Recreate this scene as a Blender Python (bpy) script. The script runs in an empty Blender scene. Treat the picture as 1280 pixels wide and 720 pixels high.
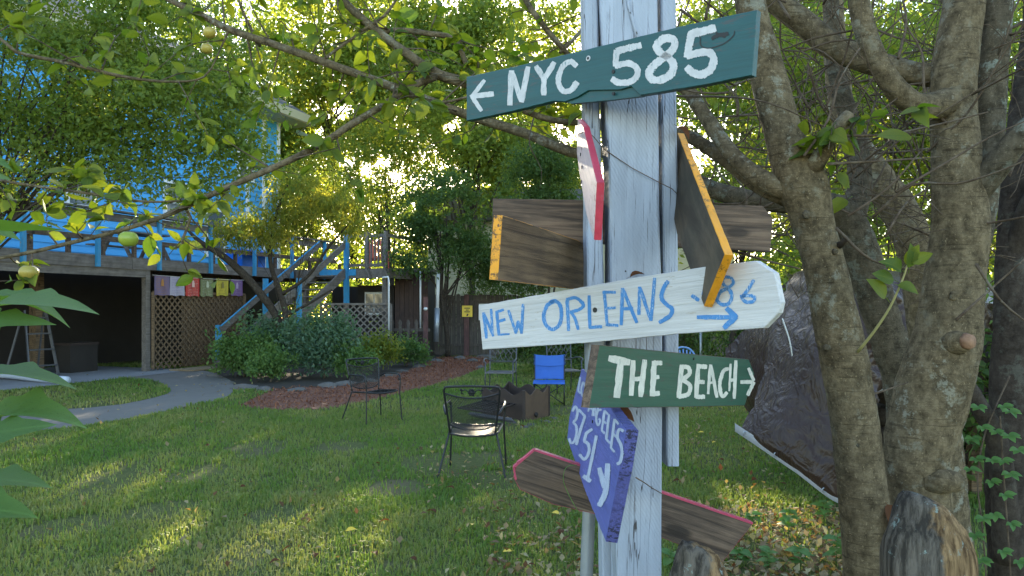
import bpy, bmesh, math, random
import numpy as np
from mathutils import Vector, Matrix, noise

# ------------------------------------------------------------------ camera, world, sun, exposure
scene = bpy.context.scene
C = scene.collection
F = 967.0; HU, HV = 640.0, 385.0; EYE = 1.6
cam_d = bpy.data.cameras.new('camera'); cam = bpy.data.objects.new('camera', cam_d); C.objects.link(cam)
cam.location = (0, 0, EYE); cam.rotation_euler = (math.radians(90), 0, 0)
cam_d.sensor_width = 36.0; cam_d.lens = F / 1280 * 36.0; cam_d.shift_y = (HV - 360) / 1280
cam_d.clip_start = 0.05; cam_d.clip_end = 500
scene.camera = cam
SUN_EL = math.radians(13.8); SUN_AZ = math.radians(-2.4)          # azimuth from +Y towards +X
world = bpy.data.worlds.new('World'); scene.world = world; world.use_nodes = True
wn = world.node_tree.nodes; wl = world.node_tree.links
sky = wn.new('ShaderNodeTexSky'); sky.sky_type = 'NISHITA'; sky.sun_disc = False
sky.sun_elevation = SUN_EL; sky.sun_rotation = SUN_AZ; sky.air_density = 1.0; sky.dust_density = 0.6; sky.ozone_density = 1.0
bg = wn['Background']; bg.inputs['Strength'].default_value = 0.15
wl.new(sky.outputs[0], bg.inputs['Color'])
sd = bpy.data.lights.new('sun', 'SUN'); sd.energy = 5.0; sd.angle = math.radians(0.5); sd.color = (1.0, 0.86, 0.62)
sun = bpy.data.objects.new('sun', sd); C.objects.link(sun)
sdir = Vector((math.sin(SUN_AZ) * math.cos(SUN_EL), math.cos(SUN_AZ) * math.cos(SUN_EL), math.sin(SUN_EL)))
sun.rotation_euler = sdir.to_track_quat('Z', 'Y').to_euler(); sun.location = (0, 0, 30)
scene.view_settings.view_transform = 'Standard'; scene.view_settings.look = 'None'
scene.view_settings.gamma = 1.0; scene.view_settings.exposure = 2.35
scene.render.engine = 'CYCLES'
cy = scene.cycles
cy.max_bounces = 7; cy.diffuse_bounces = 4; cy.glossy_bounces = 2; cy.transmission_bounces = 4; cy.transparent_max_bounces = 4
cy.use_denoising = True; cy.sample_clamp_indirect = 6.0

# ------------------------------------------------------------------ helpers
def P(u, v, Y): return Vector(((u - HU) / F * Y, Y, EYE - (v - HV) / F * Y))
def G(u, v, z=0.0):
    Y = (EYE - z) * F / (v - HV); return Vector(((u - HU) / F * Y, Y, z))
def Gxy(u, v): g = G(u, v); return (g.x, g.y)
def zoom(x0, y0, s, pts): return [(x0 + x / s, y0 + y / s) for x, y in pts]

class MB:
    def __init__(s): s.v = []; s.f = []; s.m = []
    def add(s, vs, fs, mi=0):
        o = len(s.v); s.v += [tuple(p) for p in vs]
        for f in fs: s.f.append(tuple(i + o for i in f)); s.m.append(mi)
        return s
    def box(s, c, d, rot=None, mi=0):
        hx, hy, hz = d[0] / 2, d[1] / 2, d[2] / 2
        vs = [Vector((x, y, z)) for x in (-hx, hx) for y in (-hy, hy) for z in (-hz, hz)]
        if rot is not None: vs = [rot @ p for p in vs]
        c = Vector(c)
        return s.add([p + c for p in vs], [(0, 1, 3, 2), (4, 6, 7, 5), (0, 4, 5, 1), (2, 3, 7, 6), (0, 2, 6, 4), (1, 5, 7, 3)], mi)
    def beam(s, a, b, w, h, up=(0, 0, 1), mi=0):
        a, b = Vector(a), Vector(b); x = (b - a); L = x.length; x.normalize(); up = Vector(up)
        y = up.cross(x)
        if y.length < 1e-4: y = Vector((0, 1, 0)).cross(x)
        y.normalize(); z = x.cross(y)
        R = Matrix((x, y, z)).transposed()
        return s.box((a + b) / 2, (L, w, h), R, mi)
    def tube(s, pts, rad, n=8, caps=True, mi=0, rough=0.0, seed=0.0, freq=14):
        pts = [Vector(p) for p in pts]
        if not hasattr(rad, '__len__'): rad = [rad] * len(pts)
        o = len(s.v); t0 = None; ref = None
        for i, p in enumerate(pts):
            t = (pts[min(i + 1, len(pts) - 1)] - pts[max(i - 1, 0)]).normalized()
            if ref is None:
                ref = t.orthogonal().normalized()
            else:
                ref = (ref - t * ref.dot(t)); ref = ref.normalized() if ref.length > 1e-6 else t.orthogonal().normalized()
            b = t.cross(ref)
            for k in range(n):
                a = 2 * math.pi * k / n
                d = ref * math.cos(a) + b * math.sin(a)
                r = rad[i]
                if rough:
                    q = p + d * r
                    r *= 1 + rough * (noise.noise(q * freq + Vector((seed, 0, 0))) + 0.6 * noise.noise(q * freq * 2.7))
                s.v.append(tuple(p + d * r))
        for i in range(len(pts) - 1):
            for k in range(n):
                a = o + i * n + k; b2 = o + i * n + (k + 1) % n
                s.f.append((a, b2, b2 + n, a + n)); s.m.append(mi)
        if caps:
            s.f.append(tuple(o + k for k in range(n))[::-1]); s.m.append(mi)
            e = o + (len(pts) - 1) * n
            s.f.append(tuple(e + k for k in range(n))); s.m.append(mi)
        return s
    def mesh(s, name, mats, smooth=False):
        me = bpy.data.meshes.new(name); me.from_pydata(s.v, [], s.f)
        for m in (mats if isinstance(mats, (list, tuple)) else [mats]): me.materials.append(m)
        if any(s.m): me.polygons.foreach_set('material_index', s.m)
        if smooth: me.polygons.foreach_set('use_smooth', [True] * len(me.polygons))
        bm = bmesh.new(); bm.from_mesh(me); bmesh.ops.recalc_face_normals(bm, faces=bm.faces[:]); bm.to_mesh(me); bm.free()
        me.update(); return me
    def build(s, name, mats, parent=None, smooth=False, kind=None, local=False, label=None):
        """world coordinates unless local=True; a parent without rotation only gives its offset"""
        if parent is not None and not local:
            w = wloc(parent); s.v = [(x - w.x, y - w.y, z - w.z) for x, y, z in s.v]
        return link(s.mesh(name, mats, smooth), name, parent, kind, label)

def link(me, name, parent=None, kind=None, label=None):
    o = bpy.data.objects.new(name, me); C.objects.link(o)
    if parent is not None: o.parent = parent
    if kind: o['kind'] = kind
    if label: o['label'] = label
    return o
def inst(me, name, parent, loc=(0, 0, 0), rot=(0, 0, 0), scale=(1, 1, 1), mat=None):
    o = bpy.data.objects.new(name, me); C.objects.link(o); o.parent = parent
    if mat is not None: o.matrix_local = mat
    else: o.location = loc; o.rotation_euler = rot; o.scale = scale
    return o
def wloc(o):
    v = Vector((0, 0, 0))
    while o is not None: v = v + o.location; o = o.parent
    return v
def tag(o, label, cat, group=None):
    o['label'] = label; o['category'] = cat
    if group: o['group'] = group
    return o
def thing(name, label, cat, loc=(0, 0, 0), rz=0, group=None):
    o = bpy.data.objects.new(name, None); C.objects.link(o); o.empty_display_size = .2
    o.location = loc; o.rotation_euler = (0, 0, rz)
    return tag(o, label, cat, group)
def copy_tree(o, parent=None):
    c = o.copy(); C.objects.link(c)
    if parent is not None: c.parent = parent
    for ch in list(o.children): copy_tree(ch, c)
    return c
def single(mb, name, mats, label, cat, at, smooth=False, group=None):
    at = Vector(at); mb.v = [(x - at.x, y - at.y, z - at.z) for x, y, z in mb.v]
    o = link(mb.mesh(name, mats, smooth), name); o.location = at
    return tag(o, label, cat, group)
def catmull(pts, step):
    """pts: tuples of equal length; smooth resample, step in units of first 3 comps"""
    A = [np.array(p, float) for p in pts]
    if len(A) < 2: return A
    A = [2 * A[0] - A[1]] + A + [2 * A[-1] - A[-2]]
    out = []
    for i in range(1, len(A) - 2):
        p0, p1, p2, p3 = A[i - 1:i + 3]
        n = max(1, int(np.linalg.norm((p2 - p1)[:3]) / step))
        for k in range(n):
            t = k / n
            out.append(.5 * ((2 * p1) + (-p0 + p2) * t + (2 * p0 - 5 * p1 + 4 * p2 - p3) * t * t + (-p0 + 3 * p1 - 3 * p2 + p3) * t ** 3))
    out.append(A[-2]); return out
def np_mesh(name, verts, faces, mat, tint=None, smooth=False):
    """verts (N,3), faces (M,k) all of k corners"""
    verts = np.asarray(verts, np.float32); faces = np.asarray(faces, np.int32); M, k = faces.shape
    me = bpy.data.meshes.new(name)
    me.vertices.add(len(verts)); me.vertices.foreach_set('co', verts.ravel())
    me.loops.add(M * k); me.loops.foreach_set('vertex_index', faces.ravel())
    me.polygons.add(M); me.polygons.foreach_set('loop_start', np.arange(0, M * k, k, dtype=np.int32))
    if smooth: me.polygons.foreach_set('use_smooth', np.ones(M, bool))
    if tint is not None:
        a = me.attributes.new('tint', 'FLOAT', 'POINT'); a.data.foreach_set('value', np.asarray(tint, np.float32))
    me.update(calc_edges=True); me.materials.append(mat); return me
def unit(a): return a / np.maximum(np.linalg.norm(a, axis=1, keepdims=True), 1e-9)
def leaf_arrays(c, size, rng, up=0.5, droop=0.35, wide=0.55, axis=None, jit=0.3, fold=0.12):
    N = len(c); a = rng.normal(size=(N, 3))
    if axis is not None: a = a * 0.6 + axis
    a[:, 2] -= droop; a = unit(a)
    n = rng.normal(size=(N, 3)); n[:, 2] += up * 2; n = n - a * (n * a).sum(1, keepdims=True); n = unit(n)
    b = np.cross(a, n); L = size * (1 + jit * rng.uniform(-1, 1, size=(N, 1))); W = L * wide
    v = np.empty((N, 4, 3)); v[:, 0] = c; v[:, 2] = c + a * L
    v[:, 1] = c + a * L * .42 + b * W * .5 + n * L * fold; v[:, 3] = c + a * L * .42 - b * W * .5 + n * L * fold
    i = np.arange(N)[:, None] * 4
    f = np.concatenate([i + np.array([[0, 1, 2]]), i + np.array([[0, 2, 3]])], 0)
    return v.reshape(-1, 3), f
def sinnoise(x, y, seed=0):
    r = np.random.default_rng(seed); o = np.zeros_like(x)
    for k in range(9):
        fx, fy = r.normal(size=2) * (0.7 + .5 * k); o = o + np.sin(x * fx + y * fy + r.uniform(0, 6.3)) / (1 + .25 * k)
    return o / 3.2
def in_poly(x, y, poly):
    ins = np.zeros(len(x), bool); n = len(poly)
    for i in range(n):
        x1, y1 = poly[i]; x2, y2 = poly[(i + 1) % n]
        c = ((y1 > y) != (y2 > y)) & (x < (x2 - x1) * (y - y1) / ((y2 - y1) + 1e-12) + x1)
        ins ^= c
    return ins

# ------------------------------------------------------------------ materials
class NT:
    def __init__(s, name):
        s.mat = bpy.data.materials.new(name); s.mat.use_nodes = True
        s.t = s.mat.node_tree; s.b = s.t.nodes['Principled BSDF']; s.out = s.t.nodes['Material Output']
        s.tc = s.t.nodes.new('ShaderNodeTexCoord')
    def n(s, typ, **kw):
        x = s.t.nodes.new(typ)
        for k, v in kw.items(): setattr(x, k, v)
        return x
    def l(s, a, b): s.t.links.new(a, b)
    def map(s, scale=(1, 1, 1), rot=(0, 0, 0), coord='Object'):
        m = s.n('ShaderNodeMapping'); m.inputs['Scale'].default_value = scale; m.inputs['Rotation'].default_value = rot
        if coord == 'Object':                                          # every object gets its own stretch of grain
            if not hasattr(s, 'oc'):
                oi = s.n('ShaderNodeObjectInfo'); mu = s.n('ShaderNodeVectorMath', operation='SCALE'); mu.inputs[0].default_value = (7.3, 5.1, 3.7); s.l(oi.outputs['Random'], mu.inputs['Scale'])
                ad = s.n('ShaderNodeVectorMath', operation='ADD'); s.l(s.tc.outputs['Object'], ad.inputs[0]); s.l(mu.outputs[0], ad.inputs[1]); s.oc = ad.outputs[0]
            s.l(s.oc, m.inputs['Vector'])
        else: s.l(s.tc.outputs[coord], m.inputs['Vector'])
        return m.outputs[0]
    def noise(s, vec, scale, detail=4, rough=.6, dist=0):
        x = s.n('ShaderNodeTexNoise'); x.inputs['Scale'].default_value = scale; x.inputs['Detail'].default_value = detail
        x.inputs['Roughness'].default_value = rough; x.inputs['Distortion'].default_value = dist
        s.l(vec, x.inputs['Vector']); return x.outputs['Fac']
    def ramp(s, fac, stops):
        r = s.n('ShaderNodeValToRGB'); e = r.color_ramp.elements
        while len(e) < len(stops): e.new(.5)
        for k, (p, c) in enumerate(stops):
            e[k].position = p; e[k].color = (c, c, c, 1) if not hasattr(c, '__len__') else (*c, 1)
        s.l(fac, r.inputs[0]); return r.outputs[0]
    def mix(s, fac, a, b, mode='MIX'):
        m = s.n('ShaderNodeMix', data_type='RGBA', blend_type=mode)
        for sock, val in ((m.inputs[0], fac), (m.inputs[6], a), (m.inputs[7], b)):
            if isinstance(val, bpy.types.NodeSocket): s.l(val, sock)
            elif hasattr(val, '__len__'): sock.default_value = (*val, 1)
            else: sock.default_value = val
        return m.outputs[2]
    def math(s, op, a, b=0.0):
        m = s.n('ShaderNodeMath', operation=op)
        for sock, val in zip(m.inputs, (a, b)):
            if isinstance(val, bpy.types.NodeSocket): s.l(val, sock)
            else: sock.default_value = val
        return m.outputs[0]
    def bump(s, h, strength=.3, dist=.01):
        b = s.n('ShaderNodeBump'); b.inputs['Strength'].default_value = strength; b.inputs['Distance'].default_value = dist
        s.l(h, b.inputs['Height']); s.l(b.outputs[0], s.b.inputs['Normal']); return b
    def col(s, c):
        if isinstance(c, bpy.types.NodeSocket): s.l(c, s.b.inputs['Base Color'])
        else: s.b.inputs['Base Color'].default_value = (*c, 1)
        return s
    def set(s, rough=.6, metal=0.0, spec=.5):
        s.b.inputs['Roughness'].default_value = rough; s.b.inputs['Metallic'].default_value = metal
        s.b.inputs['Specular IOR Level'].default_value = spec; return s.mat

def sc(c, k): return tuple(min(1, x * k) for x in c)
def mat_paint(name, c, grain=(3, 60, 60), wear=None, wearamt=.5, rough=.6, bump=.5, saw=False, var=.12, crack=False):
    """painted timber: grain in object space (long axis = local X), brushed variation, chips down to wood"""
    m = NT(name); v = m.map(grain); g = m.noise(v, 1.0, 6, .65, .3); f = m.noise(m.map((14, 14, 14)), 1.0, 5)
    base = m.mix(f, sc(c, 1 - var), sc(c, 1 + var))
    base = m.mix(m.ramp(g, [(.35, 1.0), (.6, 0.0)]), base, sc(c, .8))
    if wear is not None:
        w = m.noise(m.map((grain[0] * 6, grain[1] * 1.6, grain[2] * 1.6)), 1.0, 8, .75)
        w2 = m.noise(m.map((5, 5, 5)), 1.0, 2)
        k = m.math('MULTIPLY', m.ramp(w, [(.60 - .1 * wearamt, 0.0), (.64 - .1 * wearamt, 1.0)]), m.ramp(w2, [(.42, 0.0), (.55, 1.0)]))
        base = m.mix(k, base, wear)
    if crack:
        k1 = m.noise(m.map((38, 38, .9)), 1.0, 3, .5); k2 = m.noise(m.map((3, 3, 1.6)), 1.0, 2)
        ln = m.math('LESS_THAN', m.math('ABSOLUTE', m.math('SUBTRACT', k1, .5)), .006); ck = m.math('MULTIPLY', ln, m.ramp(k2, [(.46, 0.0), (.54, 1.0)]))
        dirt = m.ramp(m.noise(m.map((12, 12, 3)), 1.0, 5, .7), [(.50, 0.0), (.75, .45)])
        base = m.mix(dirt, base, sc(c, .62)); base = m.mix(ck, base, (.05, .045, .05))
    m.col(base)
    h = g if not crack else m.math('SUBTRACT', g, m.math('MULTIPLY', ck, .8))
    if saw:
        wv = m.n('ShaderNodeTexWave', wave_type='BANDS'); wv.inputs['Scale'].default_value = 42; wv.inputs['Distortion'].default_value = 3.5
        wv.inputs['Detail'].default_value = 3; m.l(m.map((1, 1, 1), (0, math.radians(28), 0)), wv.inputs['Vector'])
        h = m.math('ADD', h, m.math('MULTIPLY', wv.outputs['Fac'], .35))
    m.bump(h, bump, .003)
    return m.set(rough)
def mat_wood(name, c1, c2, grain=(2.2, 45, 45), rough=.75, bump=.5, knots=True, stain=None):
    m = NT(name); v = m.map(grain); g = m.noise(v, 1.0, 8, .7, .6)
    base = m.ramp(g, [(.38, c1), (.62, c2)])
    blot = m.noise(m.map((6, 6, 6)), 1.0, 4); base = m.mix(m.ramp(blot, [(.35, .0), (.75, .7)]), base, stain or sc(c1, .55))
    if knots:
        vo = m.n('ShaderNodeTexVoronoi'); vo.inputs['Scale'].default_value = 1.0; m.l(m.map((4.3, 11, 3)), vo.inputs['Vector'])
        base = m.mix(m.ramp(vo.outputs['Distance'], [(.0, .85), (.13, .75), (.2, 0.0)]), base, sc(c1, .35))
    m.col(base); m.bump(g, bump, .004); return m.set(rough)
def mat_plain(name, c, rough=.5, metal=0.0, var=.15, scale=8, bump=0.0, spec=.5):
    m = NT(name); f = m.noise(m.map((scale,) * 3), 1.0, 5); m.col(m.mix(f, sc(c, 1 - var), sc(c, 1 + var)))
    if bump: m.bump(m.noise(m.map((scale * 6,) * 3), 1.0, 5), bump, .004)
    return m.set(rough, metal, spec)
def mat_leaf(name, a, b, ta, tb, trans=.45, rough=.45, veins=False):
    """a/b: reflected colour range, ta/tb: transmitted colour range, spread by the per-leaf tint"""
    m = NT(name); at = m.n('ShaderNodeAttribute', attribute_name='tint'); oi = m.n('ShaderNodeObjectInfo')
    f = m.math('FRACT', m.math('ADD', at.outputs['Fac'], m.math('MULTIPLY', oi.outputs['Random'], .999)))
    if not veins: f = at.outputs['Fac']
    ca = m.mix(f, a, b); ct = m.mix(f, ta, tb)
    if veins:
        sx = m.n('ShaderNodeSeparateXYZ'); m.l(m.tc.outputs['Object'], sx.inputs[0]); ay = m.math('ABSOLUTE', sx.outputs['Y'])
        mid_ = m.math('LESS_THAN', ay, .020); sv_ = m.math('GREATER_THAN', m.math('SINE', m.math('MULTIPLY', m.math('SUBTRACT', sx.outputs['X'], m.math('MULTIPLY', ay, .9)), 46)), .86)
        vv = m.math('MAXIMUM', mid_, m.math('MULTIPLY', sv_, .6)); ca = m.mix(m.math('MULTIPLY', vv, .7), ca, sc(b, 1.7)); ct = m.mix(m.math('MULTIPLY', vv, .45), ct, sc(ta, .5))
        bl = m.ramp(m.noise(m.map((3, 3, 3)), 1.0, 4, .7), [(.35, 0.0), (.7, .6)]); ca = m.mix(bl, ca, b)
        nz = m.noise(m.map((60, 60, 60)), 1.0, 3); sp = m.ramp(nz, [(.60, 0.0), (.68, .6)])
        ca = m.mix(sp, ca, sc(a, .5)); ct = m.mix(sp, ct, sc(ta, .45))
    m.col(ca); m.set(max(rough, .55), 0, .4 if veins else .14)
    tr = m.n('ShaderNodeBsdfTranslucent'); m.l(ct, tr.inputs['Color'])
    mx = m.n('ShaderNodeMixShader'); mx.inputs[0].default_value = trans
    m.l(m.b.outputs[0], mx.inputs[1]); m.l(tr.outputs[0], mx.inputs[2]); m.l(mx.outputs[0], m.out.inputs['Surface'])
    return m.mat
def mat_bark(name, c1, c2, lich, bump=.8, lich_amt=.55, ring=True):
    m = NT(name); a = m.noise(m.map((34, 34, 26)), 1.0, 8, .75); b = m.noise(m.map((7, 7, 9)), 1.0, 6, .7)
    base = m.ramp(a, [(.36, c1), (.64, c2)])
    base = m.mix(m.ramp(b, [(.52, 0.0), (.68, .62)]), base, sc(c1, .5))
    l = m.noise(m.map((16, 16, 16)), 1.0, 7, .75); lm = m.noise(m.map((3, 3, 2)), 1.0, 2)
    k = m.math('MULTIPLY', m.ramp(l, [(.54, 0.0), (.60, 1.0)]), m.ramp(lm, [(.40, 0.0), (.62, 1.0)]))
    base = m.mix(m.math('MULTIPLY', k, lich_amt), base, lich)
    h = m.math('ADD', a, m.math('MULTIPLY', m.noise(m.map((30, 30, 110)), 1.0, 4), .6))
    if ring:
        d = m.noise(m.map((9, 9, 160)), 1.0, 3, .6); base = m.mix(m.ramp(d, [(.60, 0.0), (.66, .55)]), base, sc(c1, .5))
        dots = m.noise(m.map((150, 150, 110)), 1.0, 2); base = m.mix(m.ramp(dots, [(.64, 0.0), (.70, .5)]), base, sc(c2, 1.7))
    m.col(base); m.bump(h, bump, .009); return m.set(.9, 0, .08)

M = {}
M['post'] = mat_paint('white_blue_paint', (.38, .42, .50), (30, 30, 2.5), (.07, .06, .06), .2, .55, .35, saw=True, var=.12, crack=True)
M['teal'] = mat_paint('teal_paint', (.011, .082, .086), (3, 60, 60), (.05, .07, .07), .6, .5, .45, var=.18)
M['green'] = mat_paint('green_paint', (.010, .076, .050), (3, 60, 60), (.03, .05, .04), .25, .5, .35, var=.14)
M['white'] = mat_paint('white_paint', (.60, .585, .58), (3.5, 90, 90), (.40, .34, .27), .1, .6, .9, var=.07)
M['purple'] = mat_paint('purple_paint', (.115, .135, .43), (4, 70, 70), (.24, .27, .55), .2, .55, 1.0, var=.16)
M['purple_end'] = mat_paint('purple_end_grain', (.085, .09, .30), (60, 60, 60), (.02, .02, .05), .9, .7, 1.2, var=.3)
M['pinkface'] = mat_paint('faded_pink_paint', (.66, .50, .50), (4, 60, 60), (.25, .10, .10), .6, .6, .6)
M['pink'] = mat_paint('pink_edge_paint', (.52, .055, .115), (6, 40, 40), (.2, .05, .06), .4, .5, .5)
M['red'] = mat_paint('red_edge_paint', (.50, .028, .060), (6, 40, 40), (.3, .1, .1), .3, .5, .5)
M['orange'] = mat_paint('orange_edge_paint', (.82, .33, .012), (9, 40, 40), (.10, .05, .02), .75, .5, .6)
M['letter_white'] = mat_paint('lettering_white', (.62, .61, .61), (30, 30, 30), (.10, .22, .22), .25, .6, .6, var=.05)
M['letter_cream'] = mat_paint('lettering_cream', (.62, .60, .53), (30, 30, 30), (.10, .20, .16), .25, .6, .6, var=.05)
M['letter_lilac'] = mat_paint('lettering_lilac', (.50, .56, .70), (30, 30, 30), (.14, .16, .46), .2, .6, .6, var=.07)
M['letter_blue'] = mat_paint('lettering_blue', (.06, .24, .56), (60, 60, 60), (.5, .58, .68), .5, .6, .6, var=.15)
M['darkwood'] = mat_wood('dark_weathered_wood', (.045, .028, .018), (.22, .145, .095), grain=(3, 60, 60), bump=.8, stain=(.035, .024, .018))
M['greyback'] = mat_wood('dark_grey_board_back', (.070, .050, .033), (.17, .13, .088), grain=(3, 14, 14), knots=False, stain=(.03, .035, .025))
M['tanwood'] = mat_wood('brown_board', (.075, .045, .024), (.27, .175, .095), grain=(3, 60, 60), bump=.8, stain=(.07, .046, .028))
M['greywood'] = mat_wood('weathered_deck_wood', (.125, .105, .09), (.235, .205, .18), grain=(1.2, 25, 25), bump=.3, knots=False)
M['stake'] = None
M['bluepaint'] = mat_paint('bright_blue_paint', (.045, .30, .56), (8, 8, 3), (.25, .25, .25), .35, .55, .3)
M['siding'] = mat_plain('blue_siding', (.055, .36, .74), .45, var=.06, scale=2)
M['cream'] = mat_plain('cream_siding', (.42, .40, .27), .6, var=.06, scale=2)
M['trim'] = mat_plain('white_trim', (.72, .74, .76), .5, var=.05)
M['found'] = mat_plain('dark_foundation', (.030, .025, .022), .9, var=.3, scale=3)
M['roof'] = mat_plain('grey_shingle', (.10, .10, .10), .9, var=.3, scale=20)
M['fencewood'] = mat_wood('old_fence_wood', (.060, .048, .040), (.125, .100, .082), grain=(25, 25, 1.2), bump=.3, knots=False)
M['redwood'] = mat_wood('red_brown_post', (.085, .036, .034), (.15, .070, .062), grain=(25, 25, 2), bump=.3, knots=False)
M['brownshed'] = mat_wood('brown_shed_board', (.055, .030, .024), (.085, .050, .040), grain=(20, 20, 1.5), bump=.3, knots=False)
M['iron'] = mat_plain('black_wrought_iron', (.018, .018, .021), .38, .3, .3, 30)
M['greyiron'] = mat_plain('grey_garden_iron', (.10, .10, .11), .5, .4, .2, 30)
M['rust'] = mat_plain('rusty_steel', (.050, .034, .028), .75, .25, .45, 6, .4)
M['rustlight'] = mat_plain('rust_orange_steel', (.115, .070, .046), .8, .1, .4, 7, .4)
M['galv'] = mat_plain('galvanised_pipe', (.33, .36, .40), .45, .6, .2, 12, .1)
M['canvas'] = mat_plain('blue_canvas', (.028, .12, .46), .7, 0, .12, 6, .3)
M['blackmetal'] = mat_plain('black_tube', (.015, .015, .017), .4, .2)
M['plasticblue'] = mat_plain('pale_blue_plastic', (.17, .32, .62), .4, 0, .05)
M['bin'] = mat_plain('royal_blue_plastic', (.01, .16, .72), .4, 0, .05)
M['redpaint'] = mat_plain('faded_red_paint', (.62, .13, .075), .6, 0, .15)
M['pvc'] = mat_plain('pale_plastic_pipe', (.55, .60, .70), .4, 0, .05)
M['glass'] = mat_plain('window_glass', (.10, .12, .14), .08, 0, .05, spec=.8)
M['conc'] = mat_plain('concrete', (.26, .255, .26), .9, 0, .18, 3, .3)
M['asph'] = mat_plain('grey_path', (.165, .148, .130), .9, 0, .2, 5, .5)
M['rock'] = mat_plain('grey_stone', (.115, .105, .095), .9, 0, .35, 9, .7)
M['mat'] = mat_plain('straw_mat', (.27, .19, .11), .95, 0, .2, 30, .6)
M['yellow'] = mat_plain('yellow_sign_paint', (.80, .56, .05), .5, 0, .05)
M['ink'] = mat_plain('black_ink', (.02, .02, .02), .6)
M['wire'] = mat_plain('rusty_wire', (.16, .10, .065), .6, .4)
M['chip'] = None
M['bark'] = mat_bark('apple_bark', (.070, .053, .031), (.225, .175, .106), (.34, .34, .27), 1.0, .65)
M['bark2'] = mat_bark('grey_lichen_bark', (.055, .045, .030), (.155, .128, .088), (.27, .30, .25), 1.0, .85)
M['twig'] = mat_bark('twig_bark', (.075, .052, .036), (.15, .115, .082), (.28, .27, .22), .4, .3, False)
M['darkbark'] = mat_bark('dark_bark', (.035, .027, .022), (.080, .065, .052), (.16, .17, .14), .6, .3, False)
M['scar'] = mat_wood('sawn_branch_end', (.20, .10, .055), (.34, .19, .11), grain=(40, 40, 40), knots=False)
M['leaf_apple'] = mat_leaf('apple_leaf', (.040, .085, .016), (.12, .155, .020), (.14, .26, .012), (.40, .42, .02), .50, .4, True)
M['leaf_big'] = mat_leaf('maple_leaf', (.052, .120, .040), (.10, .18, .045), (.17, .36, .03), (.28, .40, .03), .42, .62, True)
M['leaf_dark'] = mat_leaf('dark_tree_leaf', (.040, .085, .032), (.10, .15, .048), (.09, .19, .025), (.30, .40, .05), .40)
M['leaf_yel'] = mat_leaf('backlit_tree_leaf', (.072, .135, .028), (.18, .215, .040), (.20, .34, .03), (.58, .58, .06), .47)
M['leaf_mid'] = mat_leaf('mid_tree_leaf', (.070, .125, .032), (.15, .20, .048), (.19, .32, .03), (.50, .54, .05), .46)
M['leaf_peach'] = mat_leaf('peach_leaf', (.11, .17, .04), (.34, .30, .045), (.22, .34, .03), (.70, .60, .05), .42)
M['leaf_shrub'] = mat_leaf('shrub_leaf', (.075, .15, .055), (.16, .25, .075), (.12, .26, .04), (.28, .42, .05), .38)
M['leaf_blue'] = mat_leaf('bluish_shrub_leaf', (.075, .145, .090), (.15, .23, .15), (.1, .24, .06), (.22, .36, .09), .35)
M['leaf_gold'] = mat_leaf('yellowing_shrub_leaf', (.10, .17, .035), (.26, .26, .05), (.2, .3, .03), (.5, .48, .03), .4)
M['creeper'] = mat_leaf('creeper_leaf', (.06, .15, .035), (.11, .21, .05), (.12, .30, .03), (.2, .38, .04), .4, .5, True)
M['grass'] = mat_leaf('grass_blade', (.115, .200, .044), (.34, .32, .13), (.20, .33, .03), (.52, .46, .08), .38, .5)
M['litter'] = mat_leaf('dead_leaf', (.10, .045, .022), (.42, .36, .20), (.30, .10, .02), (.60, .45, .08), .3, .7)
M['chipbark'] = mat_leaf('mulch_chip', (.16, .056, .028), (.36, .17, .10), (.02, .01, .01), (.03, .02, .01), .04, .9)
def mat_lawn():
    m = NT('lawn_soil'); a = m.noise(m.map((1.2, 1.2, 1), coord='Object'), 1.0, 6); b = m.noise(m.map((25, 25, 25)), 1.0, 6, .7)
    base = m.mix(m.ramp(b, [(.3, 0.0), (.7, 1.0)]), (.055, .080, .022), (.15, .15, .06))
    base = m.mix(m.ramp(a, [(.52, 0.0), (.68, .75)]), base, (.14, .115, .07)); m.col(base); m.bump(b, .6, .03); return m.set(.95, 0, .08)
M['lawn'] = mat_lawn()
M['mulchbase'] = mat_plain('mulch_ground', (.18, .07, .04), .95, 0, .4, 14, .8)
M['soil'] = mat_plain('dark_soil', (.040, .030, .022), .95, 0, .4, 8, .8)
def mat_tarp():
    m = NT('brown_tarp'); n1 = m.noise(m.map((6, 6, 6)), 1.0, 6, .6); n2 = m.noise(m.map((22, 22, 16)), 1.0, 4, .55, .8)
    n3 = m.noise(m.map((7, 7, 5), (.4, .2, .6)), 1.0, 4, .5, 1.2); r3 = m.math('ABSOLUTE', m.math('SUBTRACT', n3, .5))
    m.col(m.mix(n1, (.030, .017, .012), (.056, .034, .026))); m.bump(m.math('MULTIPLY', r3, -1.6), .5, .05); return m.set(.31, 0, .28)
M['tarp'] = mat_tarp(); M['hem'] = mat_plain('silver_tarp_hem', (.40, .40, .44), .45, 0, .2, 20)
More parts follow.
